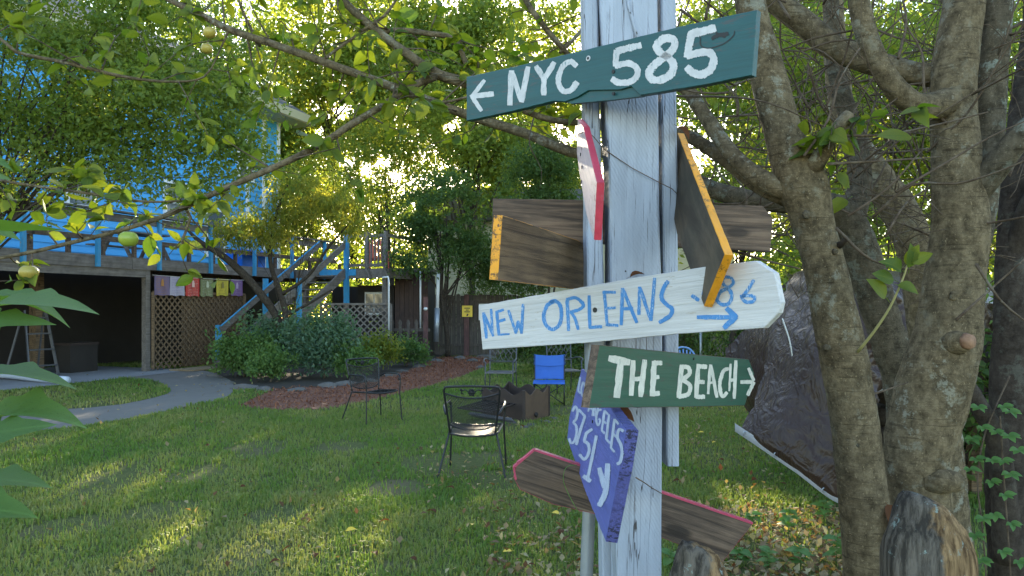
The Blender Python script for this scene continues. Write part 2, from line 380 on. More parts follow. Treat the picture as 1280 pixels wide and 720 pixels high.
def mat_stake():
    m = NT('lichened_shaded_post'); g = m.noise(m.map((60, 60, 4)), 1.0, 7, .7); base = m.ramp(g, [(.40, (.10, .062, .034)), (.60, (.38, .25, .13))])
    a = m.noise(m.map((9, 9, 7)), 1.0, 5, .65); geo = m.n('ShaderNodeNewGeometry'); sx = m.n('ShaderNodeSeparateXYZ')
    m.l(m.tc.outputs['Object'], sx.inputs[0]); a2 = m.math('SUBTRACT', a, m.math('MULTIPLY', sx.outputs['X'], 3.2)); base = m.mix(m.ramp(a2, [(.47, 0.0), (.54, .92)]), base, m.ramp(g, [(.42, (.050, .047, .042)), (.6, (.17, .155, .135))]))  # left face darker: its shaded side painted into the colour, together with grey lichen
    l = m.noise(m.map((24, 24, 24)), 1.0, 6, .7); base = m.mix(m.ramp(l, [(.60, 0.0), (.64, .9)]), base, (.30, .38, .35))
    m.col(base); m.bump(m.math('ADD', m.math('MULTIPLY', g, 1.6), a), 1.0, .012); return m.set(.95, 0, .06)
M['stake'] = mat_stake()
def mat_flag(name, c, ink):
    m = NT(name); s = m.n('ShaderNodeSeparateXYZ'); m.l(m.tc.outputs['Object'], s.inputs[0])
    rows = m.math('GREATER_THAN', m.math('SINE', m.math('MULTIPLY', s.outputs['Z'], 150)), .25)
    brk = m.math('GREATER_THAN', m.noise(m.map((60, 1, 24)), 1.0, 1), .46); k = m.math('MULTIPLY', rows, brk)
    ed = m.math('LESS_THAN', m.math('ABSOLUTE', s.outputs['X']), .185); k = m.math('MULTIPLY', k, ed)
    f = m.noise(m.map((7, 7, 7)), 1.0, 4); m.col(m.mix(m.math('MULTIPLY', k, .55), m.mix(f, sc(c, .85), sc(c, 1.15)), ink)); return m.set(.85)

# ------------------------------------------------------------------ ground and paths
lawn = MB()
nx, ny = 60, 70; X0, X1, Y0_, Y1_ = -60, 60, -25, 120
for j in range(ny + 1):
    for i in range(nx + 1):
        x = X0 + (X1 - X0) * i / nx; y = Y0_ + (Y1_ - Y0_) * j / ny
        lawn.v.append((x, y, 0.0))
for j in range(ny):
    for i in range(nx):
        a = j * (nx + 1) + i; lawn.f.append((a, a + 1, a + nx + 2, a + nx + 1)); lawn.m.append(0)
lo = lawn.build('lawn', M['lawn']); lo['kind'] = 'structure'
def sheet(name, poly, z, mat):
    mb = MB(); mb.add([(x, y, z) for x, y in poly], [tuple(range(len(poly)))])
    me = mb.mesh(name, mat)
    bm = bmesh.new(); bm.from_mesh(me); bmesh.ops.triangulate(bm, faces=bm.faces[:]); bm.to_mesh(me); bm.free()
    o = link(me, name, None, 'structure'); return o
DE = Vector((.337, .9415, 0)); DN = Vector((-.9415, .337, 0)); D0 = Vector((-10.3, 16.2, 0)); DRZ = math.atan2(.9415, .337)
def DL(x, y, z=0): return D0 + DE * x + DN * y + Vector((0, 0, z))
path_poly = [Gxy(*p) for p in [(-120, 520), (0, 517), (80, 512), (150, 506), (208, 493), (210, 484), (190, 476), (150, 471), (185, 463), (250, 463), (285, 474), (292, 484), (283, 497), (235, 508), (190, 518), (110, 532), (30, 541), (-120, 552)]]
path_poly = [(p[0], p[1]) for p in catmull([(x, y, 0) for x, y in path_poly], .4)]
sheet('path', path_poly, .006, M['asph'])
slab_poly = [DL(-6, -1.1)[:2], DL(3.4, -.85)[:2], DL(4.3, -.5)[:2], DL(4.3, 3.45)[:2], DL(-6, 3.45)[:2]]
sheet('concrete_slab', slab_poly, .012, M['conc'])
mulch_px = [(298, 508), (345, 513), (410, 511), (455, 503), (500, 492), (548, 480), (580, 470), (606, 458), (612, 449), (575, 446), (545, 449), (515, 462), (480, 472), (440, 482), (395, 484), (350, 487), (322, 496)]
mulch_poly = [(p[0], p[1]) for p in catmull([(*Gxy(*p), 0) for p in mulch_px], .35)]
sheet('mulch_path', mulch_poly, .008, M['mulchbase'])
bed_poly = [Gxy(*p) for p in [(262, 470), (290, 482), (345, 489), (400, 486), (445, 483), (485, 473), (520, 461), (545, 449), (560, 440), (500, 436), (400, 440), (300, 450)]]
sheet('planting_bed', bed_poly, .004, M['soil'])

# grass (uncountable): blades joined into one object
rng = np.random.default_rng(5)
def n0(x, y): return sinnoise(x * 5, y * 5, 40)
def grass():
    xs, ys, sc_ = [], [], []
    for (a, b, dens, s) in ((2.6, 4.4, 500, 1.0), (4.4, 7, 2700, 1.0), (7, 12, 1350, 1.25), (12, 22, 420, 2.0)):
        wmax = .78 * b + .8; n = int((b - a) * 2 * wmax * dens)
        x = rng.uniform(-wmax, wmax, n); y = rng.uniform(a, b, n); k = np.abs(x) < .76 * y + .8
        xs.append(x[k]); ys.append(y[k]); sc_.append(np.full(k.sum(), s))
    x = np.concatenate(xs); y = np.concatenate(ys); s = np.concatenate(sc_)
    bare = sinnoise(x * .9, y * .9, 3); keep = rng.uniform(size=len(x)) < np.clip(1.15 - np.maximum(bare - .30, 0) * 1.5, .12, 1)
    for u, v, rr in ((555, 580, .42), (600, 575, .30), (640, 600, .35), (450, 497, .45), (330, 560, .35), (250, 590, .28), (500, 610, .25), (420, 560, .3), (190, 640, .25), (700, 512, .4), (610, 535, .5), (90, 660, .25), (350, 640, .2)):
        c = G(u, v); d = np.hypot(x - c.x, (y - c.y) * .7) / rr; keep &= ~((d + .35 * n0(x, y) < 1) & (rng.uniform(size=len(x)) < .86))
    for poly in (path_poly, mulch_poly, bed_poly, slab_poly): keep &= ~in_poly(x, y, poly)
    litter_zone = (x > 1.15) & (y < 6.2) & (x > .18 * y + .2); keep &= ~(litter_zone & (rng.uniform(size=len(x)) < .7))
    x, y, s = x[keep], y[keep], s[keep]; N = len(x)
    n1 = sinnoise(x, y, 8); n2 = sinnoise(x * 3, y * 3, 11)
    L = (.036 + .016 * n2.clip(-1, 1) + .022 * rng.uniform(size=N)) * (.8 + .2 * s) * (1 + .9 * np.maximum(sinnoise(x * 4, y * 4, 63) - .45, 0)); W = .0042 * s * rng.uniform(.7, 1.4, N)
    th = rng.uniform(0, 2 * np.pi, N); lean = rng.uniform(.15, 1.1, N)
    d = np.stack([np.cos(th), np.sin(th), np.zeros(N)], 1); b = np.stack([-np.sin(th), np.cos(th), np.zeros(N)], 1)
    base = np.stack([x, y, np.zeros(N)], 1); up = np.array([0, 0, 1.0])
    mid = base + up * (L * .6)[:, None] + d * (L * .25 * lean)[:, None]
    tip = base + up * (L * (1.05 - .35 * lean))[:, None] + d * (L * .85 * lean)[:, None]
    v = np.stack([base - b * W[:, None], base + b * W[:, None], mid + b * W[:, None] * .8, tip, mid - b * W[:, None] * .8], 1)
    i = np.arange(N)[:, None] * 5
    f = np.concatenate([i + np.array([[0, 1, 2]]), i + np.array([[0, 2, 4]]), i + np.array([[4, 2, 3]])], 0)
    t = np.clip(.22 + .30 * sinnoise(x * .8, y * .8, 21) + .25 * rng.normal(size=N) * .6 + .25 * (bare[keep] > .25), 0, 1)
    return np_mesh('grass', v.reshape(-1, 3), f, M['grass'], np.repeat(t, 5))
g = link(grass(), 'grass'); tag(g, 'short green lawn grass with dry straw coloured patches', 'grass'); g['kind'] = 'stuff'
def scatter_flat(name, x, y, size, mat, z0, tilt, label, cat, wide=.7, zr=.015, tmap=None):
    N = len(x); c = np.stack([x, y, z0 + rng.uniform(0, zr, N)], 1)
    v, f = leaf_arrays(c, size, rng, up=3.0 / max(tilt, .2), droop=0, wide=wide, jit=.5, fold=.15)
    v[:, 2] = np.maximum(v[:, 2], z0 * .6 + .002)
    t = rng.uniform(size=N) if tmap is None else tmap
    o = link(np_mesh(name, v, f, mat, np.repeat(t, 4)), name); tag(o, label, cat); o['kind'] = 'stuff'; return o
mx = np.array(mulch_poly); n = 15000
x = rng.uniform(mx[:, 0].min(), mx[:, 0].max(), n); y = rng.uniform(mx[:, 1].min(), mx[:, 1].max(), n); k = in_poly(x, y, mulch_poly)
scatter_flat('wood_chips', x[k], y[k], .055, M['chipbark'], .012, .9, 'reddish brown bark chips covering the curved garden path', 'wood chips', .35)
xs, ys = [], []
def lit(n, u0, u1, v0, v1):
    u = rng.uniform(u0, u1, n); v = rng.uniform(v0, v1, n); Y = EYE * F / (v - HV); xs.append((u - HU) / F * Y); ys.append(Y)
lit(2300, 880, 1130, 640, 800); lit(220, 600, 760, 590, 760); lit(170, 850, 1060, 520, 660); lit(120, 200, 720, 560, 740); lit(100, 830, 960, 500, 560); lit(50, 40, 500, 530, 720); lit(120, 620, 740, 655, 760); lit(60, 250, 330, 470, 500); lit(110, 520, 660, 565, 615); lit(90, 60, 290, 470, 535); lit(60, 600, 700, 510, 540)
x = np.concatenate(xs); y = np.concatenate(ys)
scatter_flat('leaf_litter', x, y, .048, M['litter'], .03, .7, 'dry brown and yellow leaf litter lying under the trees', 'leaves', .65, .04)

# ------------------------------------------------------------------ sign post
def edge_at(tab, v):
    for (v0, u0), (v1, u1) in zip(tab, tab[1:]):
        if v <= v1 or (v1, u1) == tab[-1]: return u0 + (u1 - u0) * (v - v0) / (v1 - v0)
post = thing('sign_post', 'tall post of white painted planks carrying the painted direction boards', 'post', (.27, 2.0, 0))
def plank(name, lt, rt, yf, depth, v0, v1, n=26, mat='post', bev=.004):
    mb = MB(); ring = []
    for i in range(n + 1):
        v = v0 + (v1 - v0) * i / n; Y = yf - .00006 * (HV - v)
        a = P(edge_at(lt, v), v, Y); b = P(edge_at(rt, v), v, Y); j = .0012
        a.x += j * noise.noise(a * 9); b.x += j * noise.noise(b * 9 + Vector((5, 0, 0)))
        d = Vector((0, depth, 0)); q = bev
        ring.append([a + Vector((q, 0, 0)), b - Vector((q, 0, 0)), b + Vector((0, q, 0)), b + d, a + d, a + Vector((0, q, 0))])
    for r in ring: mb.v += [tuple(p) for p in r]
    for i in range(n):
        for k in range(6):
            a = i * 6 + k; b = i * 6 + (k + 1) % 6; mb.f.append((a, b, b + 6, a + 6)); mb.m.append(0)
    mb.f.append(tuple(range(6))); mb.m.append(0); mb.f.append(tuple(n * 6 + k for k in range(6))); mb.m.append(0)
    return mb.build(name, M[mat], post)
plank('front_plank', [(-160, 742), (0, 750), (240, 763), (420, 763), (560, 767), (720, 771), (1190, 780)], [(-160, 820), (0, 822), (240, 824), (420, 828), (720, 827), (1190, 830)], 1.93, .115, -160, 1190)
plank('side_plank', [(-160, 728), (0, 730), (240, 733), (440, 735), (470, 735.5)], [(-160, 742), (0, 747.5), (240, 752), (470, 758)], 1.955, .10, -160, 468)
plank('side_plank', [(640, 751.5), (720, 753), (1110, 760)], [(640, 764), (720, 766), (1110, 772)], 2.06, .09, 640, 1112)
plank('side_plank', [(-160, 826), (0, 826.5), (240, 828), (583, 834)], [(-160, 844), (0, 845), (240, 847), (420, 848.5), (583, 849)], 1.965, .09, -160, 583)
mb = MB(); mb.box((.315, 2.062, 1.25), (.085, .03, 1.9)); mb.build('core_board', mat_plain('dark_gap_timber', (.03, .027, .025), .9), post)
mb = MB(); mb.tube([P(*p, 1.905) for p in ((782, -20), (786, 8), (792, 30), (799, 60))], .0042, 8); mb.build('painted_cable', M['post'], post, True)
mb = MB(); mb.tube([P(*p, 1.935) for p in ((739.5, 100), (740, 130), (740, 160))], .0016, 6); mb.build('hook', M['post'], post, True)
for (u, v) in ((782, 339), (802, 341), (806, 157), (800, 176), (812, 146)):
    mb = MB(); c = P(u, v, 1.926); mb.tube([c, c + Vector((0, .006, 0))], .0022, 8); mb.build('nail', M['ink'], post)
pipe = MB(); pipe.tube([P(u, v, 2.32) for u, v in ((727, 1055), (733, 720), (737, 620), (740, 500))], .0195, 16)
single(pipe, 'metal_pole', M['galv'], 'grey galvanised metal pole beside the foot of the white sign post', 'pole', G(727, 1050), True)

# ------------------------------------------------------------------ direction boards
def ray_plane(u, v, p0, n):
    d = P(u, v, 1.0) - Vector((0, 0, EYE)); o = Vector((0, 0, EYE)); t = (p0 - o).dot(n) / d.dot(n); return o + d * t
class Board:
    """a plank: outline given on the visible face, thickness running away from it"""
    def __init__(s, name, label, plane3, outline, thick, mats, grain_px, cat='sign', jitter=.0010, step=.012, boardname='board'):
        a, b, c = [P(*q) for q in plane3]; s.n = (b - a).cross(c - a).normalized()
        if s.n.dot(a - Vector((0, 0, EYE))) > 0: s.n = -s.n               # towards the viewer
        s.p0 = a
        g0, g1 = s.on(*grain_px[0]), s.on(*grain_px[1]); s.x = (g1 - g0).normalized(); s.y = s.n.cross(s.x).normalized()
        pts = [s.on(*q) for q in outline]; cen = sum(pts, Vector()) / len(pts); s.c = cen
        s.R = Matrix((s.x, s.y, s.n)).transposed().to_4x4()
        s.root = thing(name, label, cat, cen - s.n * thick); s.root.rotation_euler = s.R.to_euler(); s.thick = thick
        L = [s.loc(p) for p in pts]; fine = []; k = 0
        for i in range(len(L)):
            p, q = L[i], L[(i + 1) % len(L)]; m = max(1, int((q - p).length / step))
            for j in range(m):
                w = p.lerp(q, j / m)
                if j: w = w + Vector((noise.noise(w * 40) * jitter, noise.noise(w * 40 + Vector((9, 1, 0))) * jitter, 0))
                fine.append(w)
        bm = bmesh.new(); vs = [bm.verts.new((p.x, p.y, thick)) for p in fine]; bm.faces.new(vs)
        ex = bmesh.ops.extrude_face_region(bm, geom=bm.faces[:]); top = [e for e in ex['geom'] if isinstance(e, bmesh.types.BMVert)]
        for v in top: v.co.z = 0.0
        bmesh.ops.recalc_face_normals(bm, faces=bm.faces[:])
        bmesh.ops.triangulate(bm, faces=[f for f in bm.faces if len(f.verts) > 4])
        for f in bm.faces:
            nz = f.normal.z; f.material_index = 0 if nz > .7 else (1 if nz < -.7 else 2)
        ed = [e for e in bm.edges if len(e.link_faces) == 2 and e.calc_face_angle(0) > .9 and (abs(e.link_faces[0].normal.z) > .7) != (abs(e.link_faces[1].normal.z) > .7)]
        bmesh.ops.bevel(bm, geom=ed, offset=.0012, segments=1, affect='EDGES', material=2)
        me = bpy.data.meshes.new(boardname); bm.to_mesh(me); bm.free()
        for m_ in mats: me.materials.append(M[m_])
        link(me, boardname, s.root); s.k = 0
    def on(s, u, v): return ray_plane(u, v, s.p0, s.n)
    def loc(s, w): d = w - s.c; return Vector((d.dot(s.x), d.dot(s.y), 0))
    def letter(s, strokes, mat, name='letter', rag=.17, label=None, smooth=True):
        """strokes: list of (pixel polyline, width px): brush strokes lying on the face"""
        mb = MB()
        for pts, w in strokes:
            if len(pts) > 2 and smooth: pts = [(p[0], p[1]) for p in catmull([(x, y, 0) for x, y in pts], 1.2)]
            else: pts = [(p[0], p[1]) for p in sum([[np.array(pts[i]) + (np.array(pts[i + 1]) - np.array(pts[i])) * j / 8 for j in range(8)] for i in range(len(pts) - 1)], [])] + [pts[-1]]
            hw = w / 2; N = len(pts); L = [Vector((p[0], p[1], 0)) for p in pts]; z = s.thick + .0003 + .00003 * s.k; s.k += 1
            left, right = [], []
            for i, p in enumerate(L):
                t = (L[min(i + 1, N - 1)] - L[max(i - 1, 0)]); t = t.normalized() if t.length > 1e-9 else Vector((1, 0, 0))
                nn = Vector((-t.y, t.x, 0)); e0 = min(i, N - 1 - i); q = hw * (1 if e0 > 0 else .84) * (1 + .16 * noise.noise(p * .12 + Vector((s.k, 1, 1))))
                j1 = 1 + rag * (1.6 * noise.noise(p * .9 + Vector((s.k, 0, 0)))); j2 = 1 + rag * (1.6 * noise.noise(p * .9 + Vector((0, s.k, 3))))
                ext = t * (-hw * .35 if i == 0 else (hw * .35 if i == N - 1 else 0))
                a = p + nn * q * j1 + ext; b = p - nn * q * j2 + ext
                left.append(s.loc(s.on(a.x, a.y))); right.append(s.loc(s.on(b.x, b.y)))
            o = len(mb.v)
            for a, b in zip(left, right): mb.v += [(a.x, a.y, z), (b.x, b.y, z)]
            for i in range(N - 1): mb.f.append((o + 2 * i, o + 2 * i + 1, o + 2 * i + 3, o + 2 * i + 2)); mb.m.append(0)
        me = bpy.data.meshes.new(name); me.from_pydata(mb.v, [], mb.f); me.materials.append(M[mat]); me.update()
        return link(me, name, s.root, None, label)
    def screw(s, u, v, r=.005, mat='ink', ring=None, name='screw'):
        c = s.loc(s.on(u, v)); mb = MB()
        mb.tube([(c.x, c.y, s.thick - .002), (c.x, c.y, s.thick + .0022)], r, 12, True, 0)
        if ring: mb.tube([(c.x, c.y, s.thick - .002), (c.x, c.y, s.thick + .0014)], r * 1.9, 14, True, 1)
        me = mb.mesh(name, [M[mat]] + ([M[ring]] if ring else [])); return link(me, name, s.root)

# NYC board
NY = Board('direction_sign', 'teal board lettered NYC 585 with a left arrow, topmost sign on the post', ((583, 120, 2.16), (583, 150, 2.16), (942, 50, 1.56)),
    [(583, 96), (640, 84), (740, 60), (850, 33), (946, 12), (943, 55), (940, 94), (880, 106), (800, 119), (789, 108), (775, 112), (735, 113), (722, 121), (706, 127), (690, 126.5), (640, 139), (583, 151)], .019, ('teal', 'darkwood', 'teal'), ((583, 125), (942, 54)))
mbk = MB()
pp = [NY.loc(NY.on(*q)) for q in [(790, 106), (775, 110), (735, 111), (720, 119), (704, 126), (712, 129), (760, 124.5), (801, 119.5)]]
mbk.add([(p.x, p.y, .013) for p in pp] + [(p.x, p.y, .001) for p in pp], [tuple(range(8))] + [(i, (i + 1) % 8, 8 + (i + 1) % 8, 8 + i) for i in range(8)] + [tuple(range(8, 16))])
link(mbk.mesh('chipped_edge', M['teal']), 'chipped_edge', NY.root)
z1 = lambda pts: zoom(560, 0, 2.88, pts); z8 = lambda pts: zoom(780, 0, 5.805, pts)
NY.letter([(z1([(131, 290), (88, 345)]), 5.2), (z1([(84, 343), (120, 398)]), 5.2), (z1([(88, 347), (162, 338)]), 6.7)], 'letter_white', 'arrow')
NY.letter([(z1([(229, 257), (223, 376)]), 7.2), (z1([(231, 262), (264, 362)]), 6.7), (z1([(289, 243), (265, 365)]), 6.9)], 'letter_white')
NY.letter([(z1([(318, 240), (346, 284)]), 6.7), (z1([(382, 226), (345, 288)]), 6.7), (z1([(346, 278), (345, 340)]), 6.9)], 'letter_white')
NY.letter([(z1([(462, 237), (443, 222), (418, 234), (401, 268), (399, 302), (416, 328), (444, 324), (464, 297)]), 6.9)], 'letter_white')
NY.letter([(z1([(693, 163), (655, 172), (610, 184)]), 8.1), (z1([(608, 184), (603, 236)]), 7.6), (z1([(604, 236), (650, 228), (680, 246), (680, 275), (652, 296), (615, 297), (592, 285)]), 7.8)], 'letter_white')
NY.letter([(z8([(300, 405), (258, 375), (240, 330), (290, 282), (355, 285), (368, 335), (330, 385), (290, 418), (225, 470), (182, 530), (205, 575), (270, 578), (340, 540), (360, 475), (330, 425), (295, 402)]), 9.6)], 'letter_white')
NY.letter([(z8([(658, 205), (580, 225), (492, 245)]), 10.1), (z8([(492, 240), (474, 330), (462, 410)]), 9.4), (z8([(462, 405), (540, 385), (615, 380), (652, 425), (632, 500), (570, 540), (505, 530), (460, 490)]), 9.6)], 'letter_white')
NY.screw(735.5, 73, .0034, 'ink', 'letter_white'); NY.screw(767, 89.5, .0045, 'ink', None); NY.screw(767, 117, .004, 'ink', None)
kn = z8([(620, 290), (680, 270), (700, 245), (755, 235), (760, 265), (700, 275), (660, 282)])
NY.letter([(z8([(555, 270), (560, 330), (620, 350), (720, 320), (790, 265), (805, 225)]), 1.4), (z8([(640, 280), (690, 255), (755, 245)]), 5.0), (z8([(670, 240), (735, 268)]), 3.0)], 'ink', 'wood_knot', .35)

# NEW ORLEANS board
NO = Board('direction_sign', 'white board lettered NEW ORLEANS in blue with a clipped pointed end', ((602, 410, 2.15), (602, 437, 2.15), (930, 370, 1.57)),
    [(598, 382), (700, 364), (800, 346), (900, 331), (945, 326), (968, 341), (976, 378), (973, 391), (955, 410), (850, 417), (740, 428), (603, 437)], .020, ('white', 'darkwood', 'white'), ((600, 410), (950, 370)))
a5 = lambda pts: zoom(590, 330, 5.805, pts); b5 = lambda pts: zoom(790, 310, 5.805, pts)
LB = 'letter_blue'
NO.letter([(a5([(85, 355), (106, 537)]), 4), (a5([(90, 365), (155, 522)]), 3.4), (a5([(139, 328), (151, 520)]), 3.4)], LB)
NO.letter([(a5([(180, 345), (196, 515)]), 4), (a5([(180, 347), (230, 332)]), 3.4), (a5([(188, 418), (240, 402)]), 3.6), (a5([(196, 513), (272, 508)]), 2.4)], LB)
NO.letter([(a5([(266, 338), (320, 502)]), 3.6), (a5([(318, 502), (336, 415)]), 3.6), (a5([(334, 415), (362, 500)]), 3.6), (a5([(360, 502), (372, 293)]), 3.8)], LB)
NO.letter([(a5([(598, 270), (548, 300), (522, 370), (536, 440), (585, 474), (635, 440), (650, 370), (640, 300), (604, 268), (570, 276)]), 4.6)], LB)
NO.letter([(a5([(692, 250), (702, 482)]), 4.2), (a5([(690, 258), (755, 246), (810, 295), (780, 330), (705, 352)]), 4.2), (a5([(722, 352), (750, 400), (772, 474)]), 3.8)], LB)
NO.letter([(a5([(851, 232), (856, 460)]), 4.4), (a5([(853, 460), (942, 455)]), 4.2)], LB)
NO.letter([(a5([(962, 203), (982, 442)]), 4.0), (a5([(952, 205), (1042, 205)]), 3.6), (a5([(975, 322), (1042, 317)]), 3.6), (a5([(975, 440), (1060, 446)]), 4.0)], LB)
NO.letter([(a5([(1094, 178), (1084, 440)]), 4.4), (a5([(1094, 178), (1196, 424)]), 4.4), (a5([(1095, 326), (1168, 322)]), 4.0)], LB)
NO.letter([(b5([(57, 285), (52, 482)]), 4.4), (b5([(60, 290), (137, 522)]), 4.4), (b5([(166, 220), (141, 525)]), 4.4)], LB)
NO.letter([(b5([(262, 242), (228, 300), (217, 365), (255, 412), (290, 440), (280, 490), (202, 540)]), 5.2)], LB)
NO.letter([(b5([(610, 290), (545, 292), (520, 340), (575, 345), (590, 385), (545, 400)]), 4.2), (b5([(438, 345), (460, 362), (485, 378)]), 5.0)], LB)
NO.letter([(b5([(712, 212), (670, 212), (660, 255), (700, 285), (738, 252), (720, 215)]), 4.0), (b5([(692, 292), (640, 322), (618, 372), (650, 408), (700, 405), (726, 360), (715, 312), (690, 292)]), 4.6)], LB)
NO.letter([(b5([(884, 235), (838, 310), (802, 360), (830, 391), (880, 388), (892, 358), (850, 345), (790, 352)]), 4.2)], LB)
NO.letter([(b5([(478, 502), (720, 502)]), 5.6), (b5([(690, 440), (757, 502)]), 7.0), (b5([(757, 502), (672, 578)]), 7.0)], LB, 'arrow')
NO.screw(744, 387.5, .0062, 'ink')

# THE BEACH board
TB = Board('direction_sign', 'dark green board lettered THE BEACH with a right arrow', ((746, 470, 1.60), (746, 500, 1.60), (938, 480, 2.13)),
    [(749, 431), (800, 436), (870, 443), (936, 449), (943, 467), (931, 507), (840, 509), (736, 510)], .021, ('green', 'darkwood', 'darkwood'), ((745, 470), (936, 478)))
c4 = lambda pts: zoom(690, 420, 4.557, pts); LC = 'letter_cream'
TB.letter([(c4([(328, 128), (438, 150)]), 9.0), (c4([(390, 150), (369, 345)]), 9.0)], LC)
TB.letter([(c4([(462, 143), (450, 335)]), 6.4), (c4([(527, 140), (504, 342)]), 6.8), (c4([(455, 247), (515, 242)]), 5.6)], LC)
TB.letter([(c4([(582, 148), (570, 338)]), 6.8), (c4([(580, 154), (622, 154)]), 6.4), (c4([(575, 237), (606, 233)]), 5.4), (c4([(572, 330), (608, 326)]), 6.0)], LC)
TB.letter([(c4([(737, 168), (720, 348)]), 5.6), (c4([(735, 175), (775, 180), (781, 215), (740, 250)]), 5.3), (c4([(742, 250), (784, 282), (775, 330), (722, 346)]), 5.3)], LC)
TB.letter([(c4([(832, 163), (820, 347)]), 5.6), (c4([(830, 172), (878, 176)]), 5.6), (c4([(825, 262), (864, 262)]), 4.9), (c4([(820, 346), (866, 346)]), 5.3)], LC)
TB.letter([(c4([(900, 165), (888, 328)]), 3.7), (c4([(904, 168), (938, 348)]), 4.3), (c4([(890, 268), (922, 264)]), 3.4)], LC)
TB.letter([(c4([(1003, 186), (975, 200), (955, 262), (958, 320), (972, 345), (994, 322)]), 4.6)], LC)
TB.letter([(c4([(1016, 160), (1008, 312)]), 3.0), (c4([(1046, 142), (1036, 354)]), 4.4), (c4([(1012, 252), (1040, 250)]), 4.0)], LC)
TB.letter([(c4([(1075, 262), (1145, 262)]), 4.9), (c4([(1118, 184), (1147, 252)]), 4.1), (c4([(1147, 264), (1113, 336)]), 4.4)], LC, 'arrow')
TB.screw(867, 448.5, .003, 'ink')

# purple LOS ANGELES board (runs past the left side of the post)
LA = Board('direction_sign', 'purple blue board lettered LOS ANGELES 3751, pointing at the viewer', ((783, 535, 1.475), (757, 677, 1.55), (708, 545, 2.60)),
    [(727, 461), (736, 468), (742, 482), (783, 536), (776, 580), (757, 677), (730, 610), (709, 548), (712, 520)], .024, ('purple', 'purple', 'purple_end'), ((712, 520), (770, 606)), jitter=.0022)
z3 = lambda pts: zoom(560, 460, 2.769, pts); LL = 'letter_lilac'
LA.letter([(c4([(161, 236), (150, 310)]), 2.4), (c4([(150, 312), (163, 326)]), 2.4)], LL); LA.letter([(c4([(177, 262), (168, 300), (172, 342), (182, 338), (188, 300), (183, 268), (177, 262)]), 2.2)], LL)
LA.letter([(c4([(209, 288), (198, 302), (198, 328), (207, 347), (204, 372), (193, 378)]), 2.4)], LL)
for sgl in ([([(494, 118), (486, 150)], 2.2), ([(494, 118), (506, 165)], 2.2), ([(489, 140), (500, 142)], 2)], [([(507, 128), (500, 165)], 2.4), ([(508, 128), (514, 172)], 2.4), ([(521, 132), (514, 172)], 2.4)], [([(531, 144), (519, 150), (514, 180), (520, 198), (528, 182), (523, 176)], 2.6)],
            [([(543, 148), (533, 216)], 3.0), ([(543, 148), (554, 160)], 2.6), ([(538, 182), (548, 192)], 2.6), ([(533, 216), (543, 226)], 2.6)], [([(559, 162), (549, 246)], 3.2), ([(549, 246), (562, 260)], 2.8)],
            [([(578, 178), (565, 276)], 3.4), ([(578, 178), (591, 194)], 3.0), ([(572, 226), (583, 238)], 2.8), ([(565, 276), (577, 290)], 3.0)], [([(608, 218), (594, 213), (588, 240), (600, 266), (604, 296), (597, 326), (587, 332)], 3.8)]):
    LA.letter([(z3(p), w) for p, w in sgl], LL)
LA.letter([(c4([(118, 428), (134, 402), (147, 426), (140, 470), (124, 494), (140, 512), (141, 560), (126, 604), (108, 608), (102, 584)]), 3.0)], LL)
LA.letter([(c4([(155, 420), (190, 458)]), 3.4), (c4([(190, 458), (166, 530), (140, 618)]), 3.6)], LL)
LA.letter([(z3([(500, 212), (479, 226)]), 3.6), (z3([(480, 226), (474, 252), (487, 264), (489, 292), (474, 316), (457, 300)]), 3.8)], LL)
LA.letter([(z3([(515, 236), (500, 310), (485, 382)]), 4.0), (z3([(471, 375), (494, 391)]), 5.6)], LL)
LA.letter([(z3([(526, 348), (543, 412)]), 6.4), (z3([(555, 334), (548, 425), (526, 476)]), 6.8)], LL, 'arrow')
LA.screw(741, 527, .004, 'ink')

# red edged board above it, orange edged boards and the bare backs
RB = Board('direction_sign', 'faded pink board with a red edge seen nearly end on, left of the post top', ((745, 228, 1.50), (742, 300, 1.52), (722, 170, 1.98)),
    [(722, 149), (729, 158), (746, 228), (742.5, 300), (733, 268), (724, 215), (721, 190)], .015, ('pinkface', 'darkwood', 'red'), ((722, 170), (744, 262)))
for u, v in ((726, 193), (728, 209), (727, 227)): RB.screw(u, v, .004, 'ink')
OB = Board('direction_sign', 'dark bare backed board with an orange edge tilting down over the white sign', ((850, 172, 1.99), (906, 318, 1.515), (881, 383, 1.61)),
    [(847, 166), (906, 318), (880, 383), (846, 292), (838, 250)], .018, ('greyback', 'orange', 'orange'), ((848, 172), (905, 318)))
OC = Board('direction_sign', 'brown board with an orange painted end, left of the post above the white sign', ((624, 300, 1.66), (620, 350, 1.66), (735, 330, 2.20)),
    [(628, 269), (680, 286), (752, 311), (752, 365), (690, 358), (622, 350)], .021, ('tanwood', 'orange', 'orange'), ((625, 310), (740, 335)))
mb = MB(); Q = [OC.loc(OC.on(*q)) for q in ((621.5, 268), (628.2, 269), (622.2, 350.3), (615.5, 351))]
GB = Board('direction_sign', 'long grey brown weathered board crossing behind the post', ((620, 275, 2.13), (620, 295, 2.13), (960, 290, 2.12)),
    [(616, 248), (735, 250), (850, 255), (953, 257), (966, 272), (963, 315), (850, 309), (735, 304), (615, 299)], .020, ('darkwood', 'darkwood', 'darkwood'), ((620, 272), (960, 288)))
PB = Board('direction_sign', 'dark board with a pink painted edge, lowest sign crossing behind the post', ((650, 590, 2.12), (650, 610, 2.12), (930, 670, 2.12)),
    [(668, 563), (740, 587), (827, 616), (941, 655), (903, 703), (827, 672), (745, 643), (690, 630), (650, 612), (642, 597), (646, 578)], .021, ('darkwood', 'darkwood', 'pink'), ((655, 590), (925, 680)))
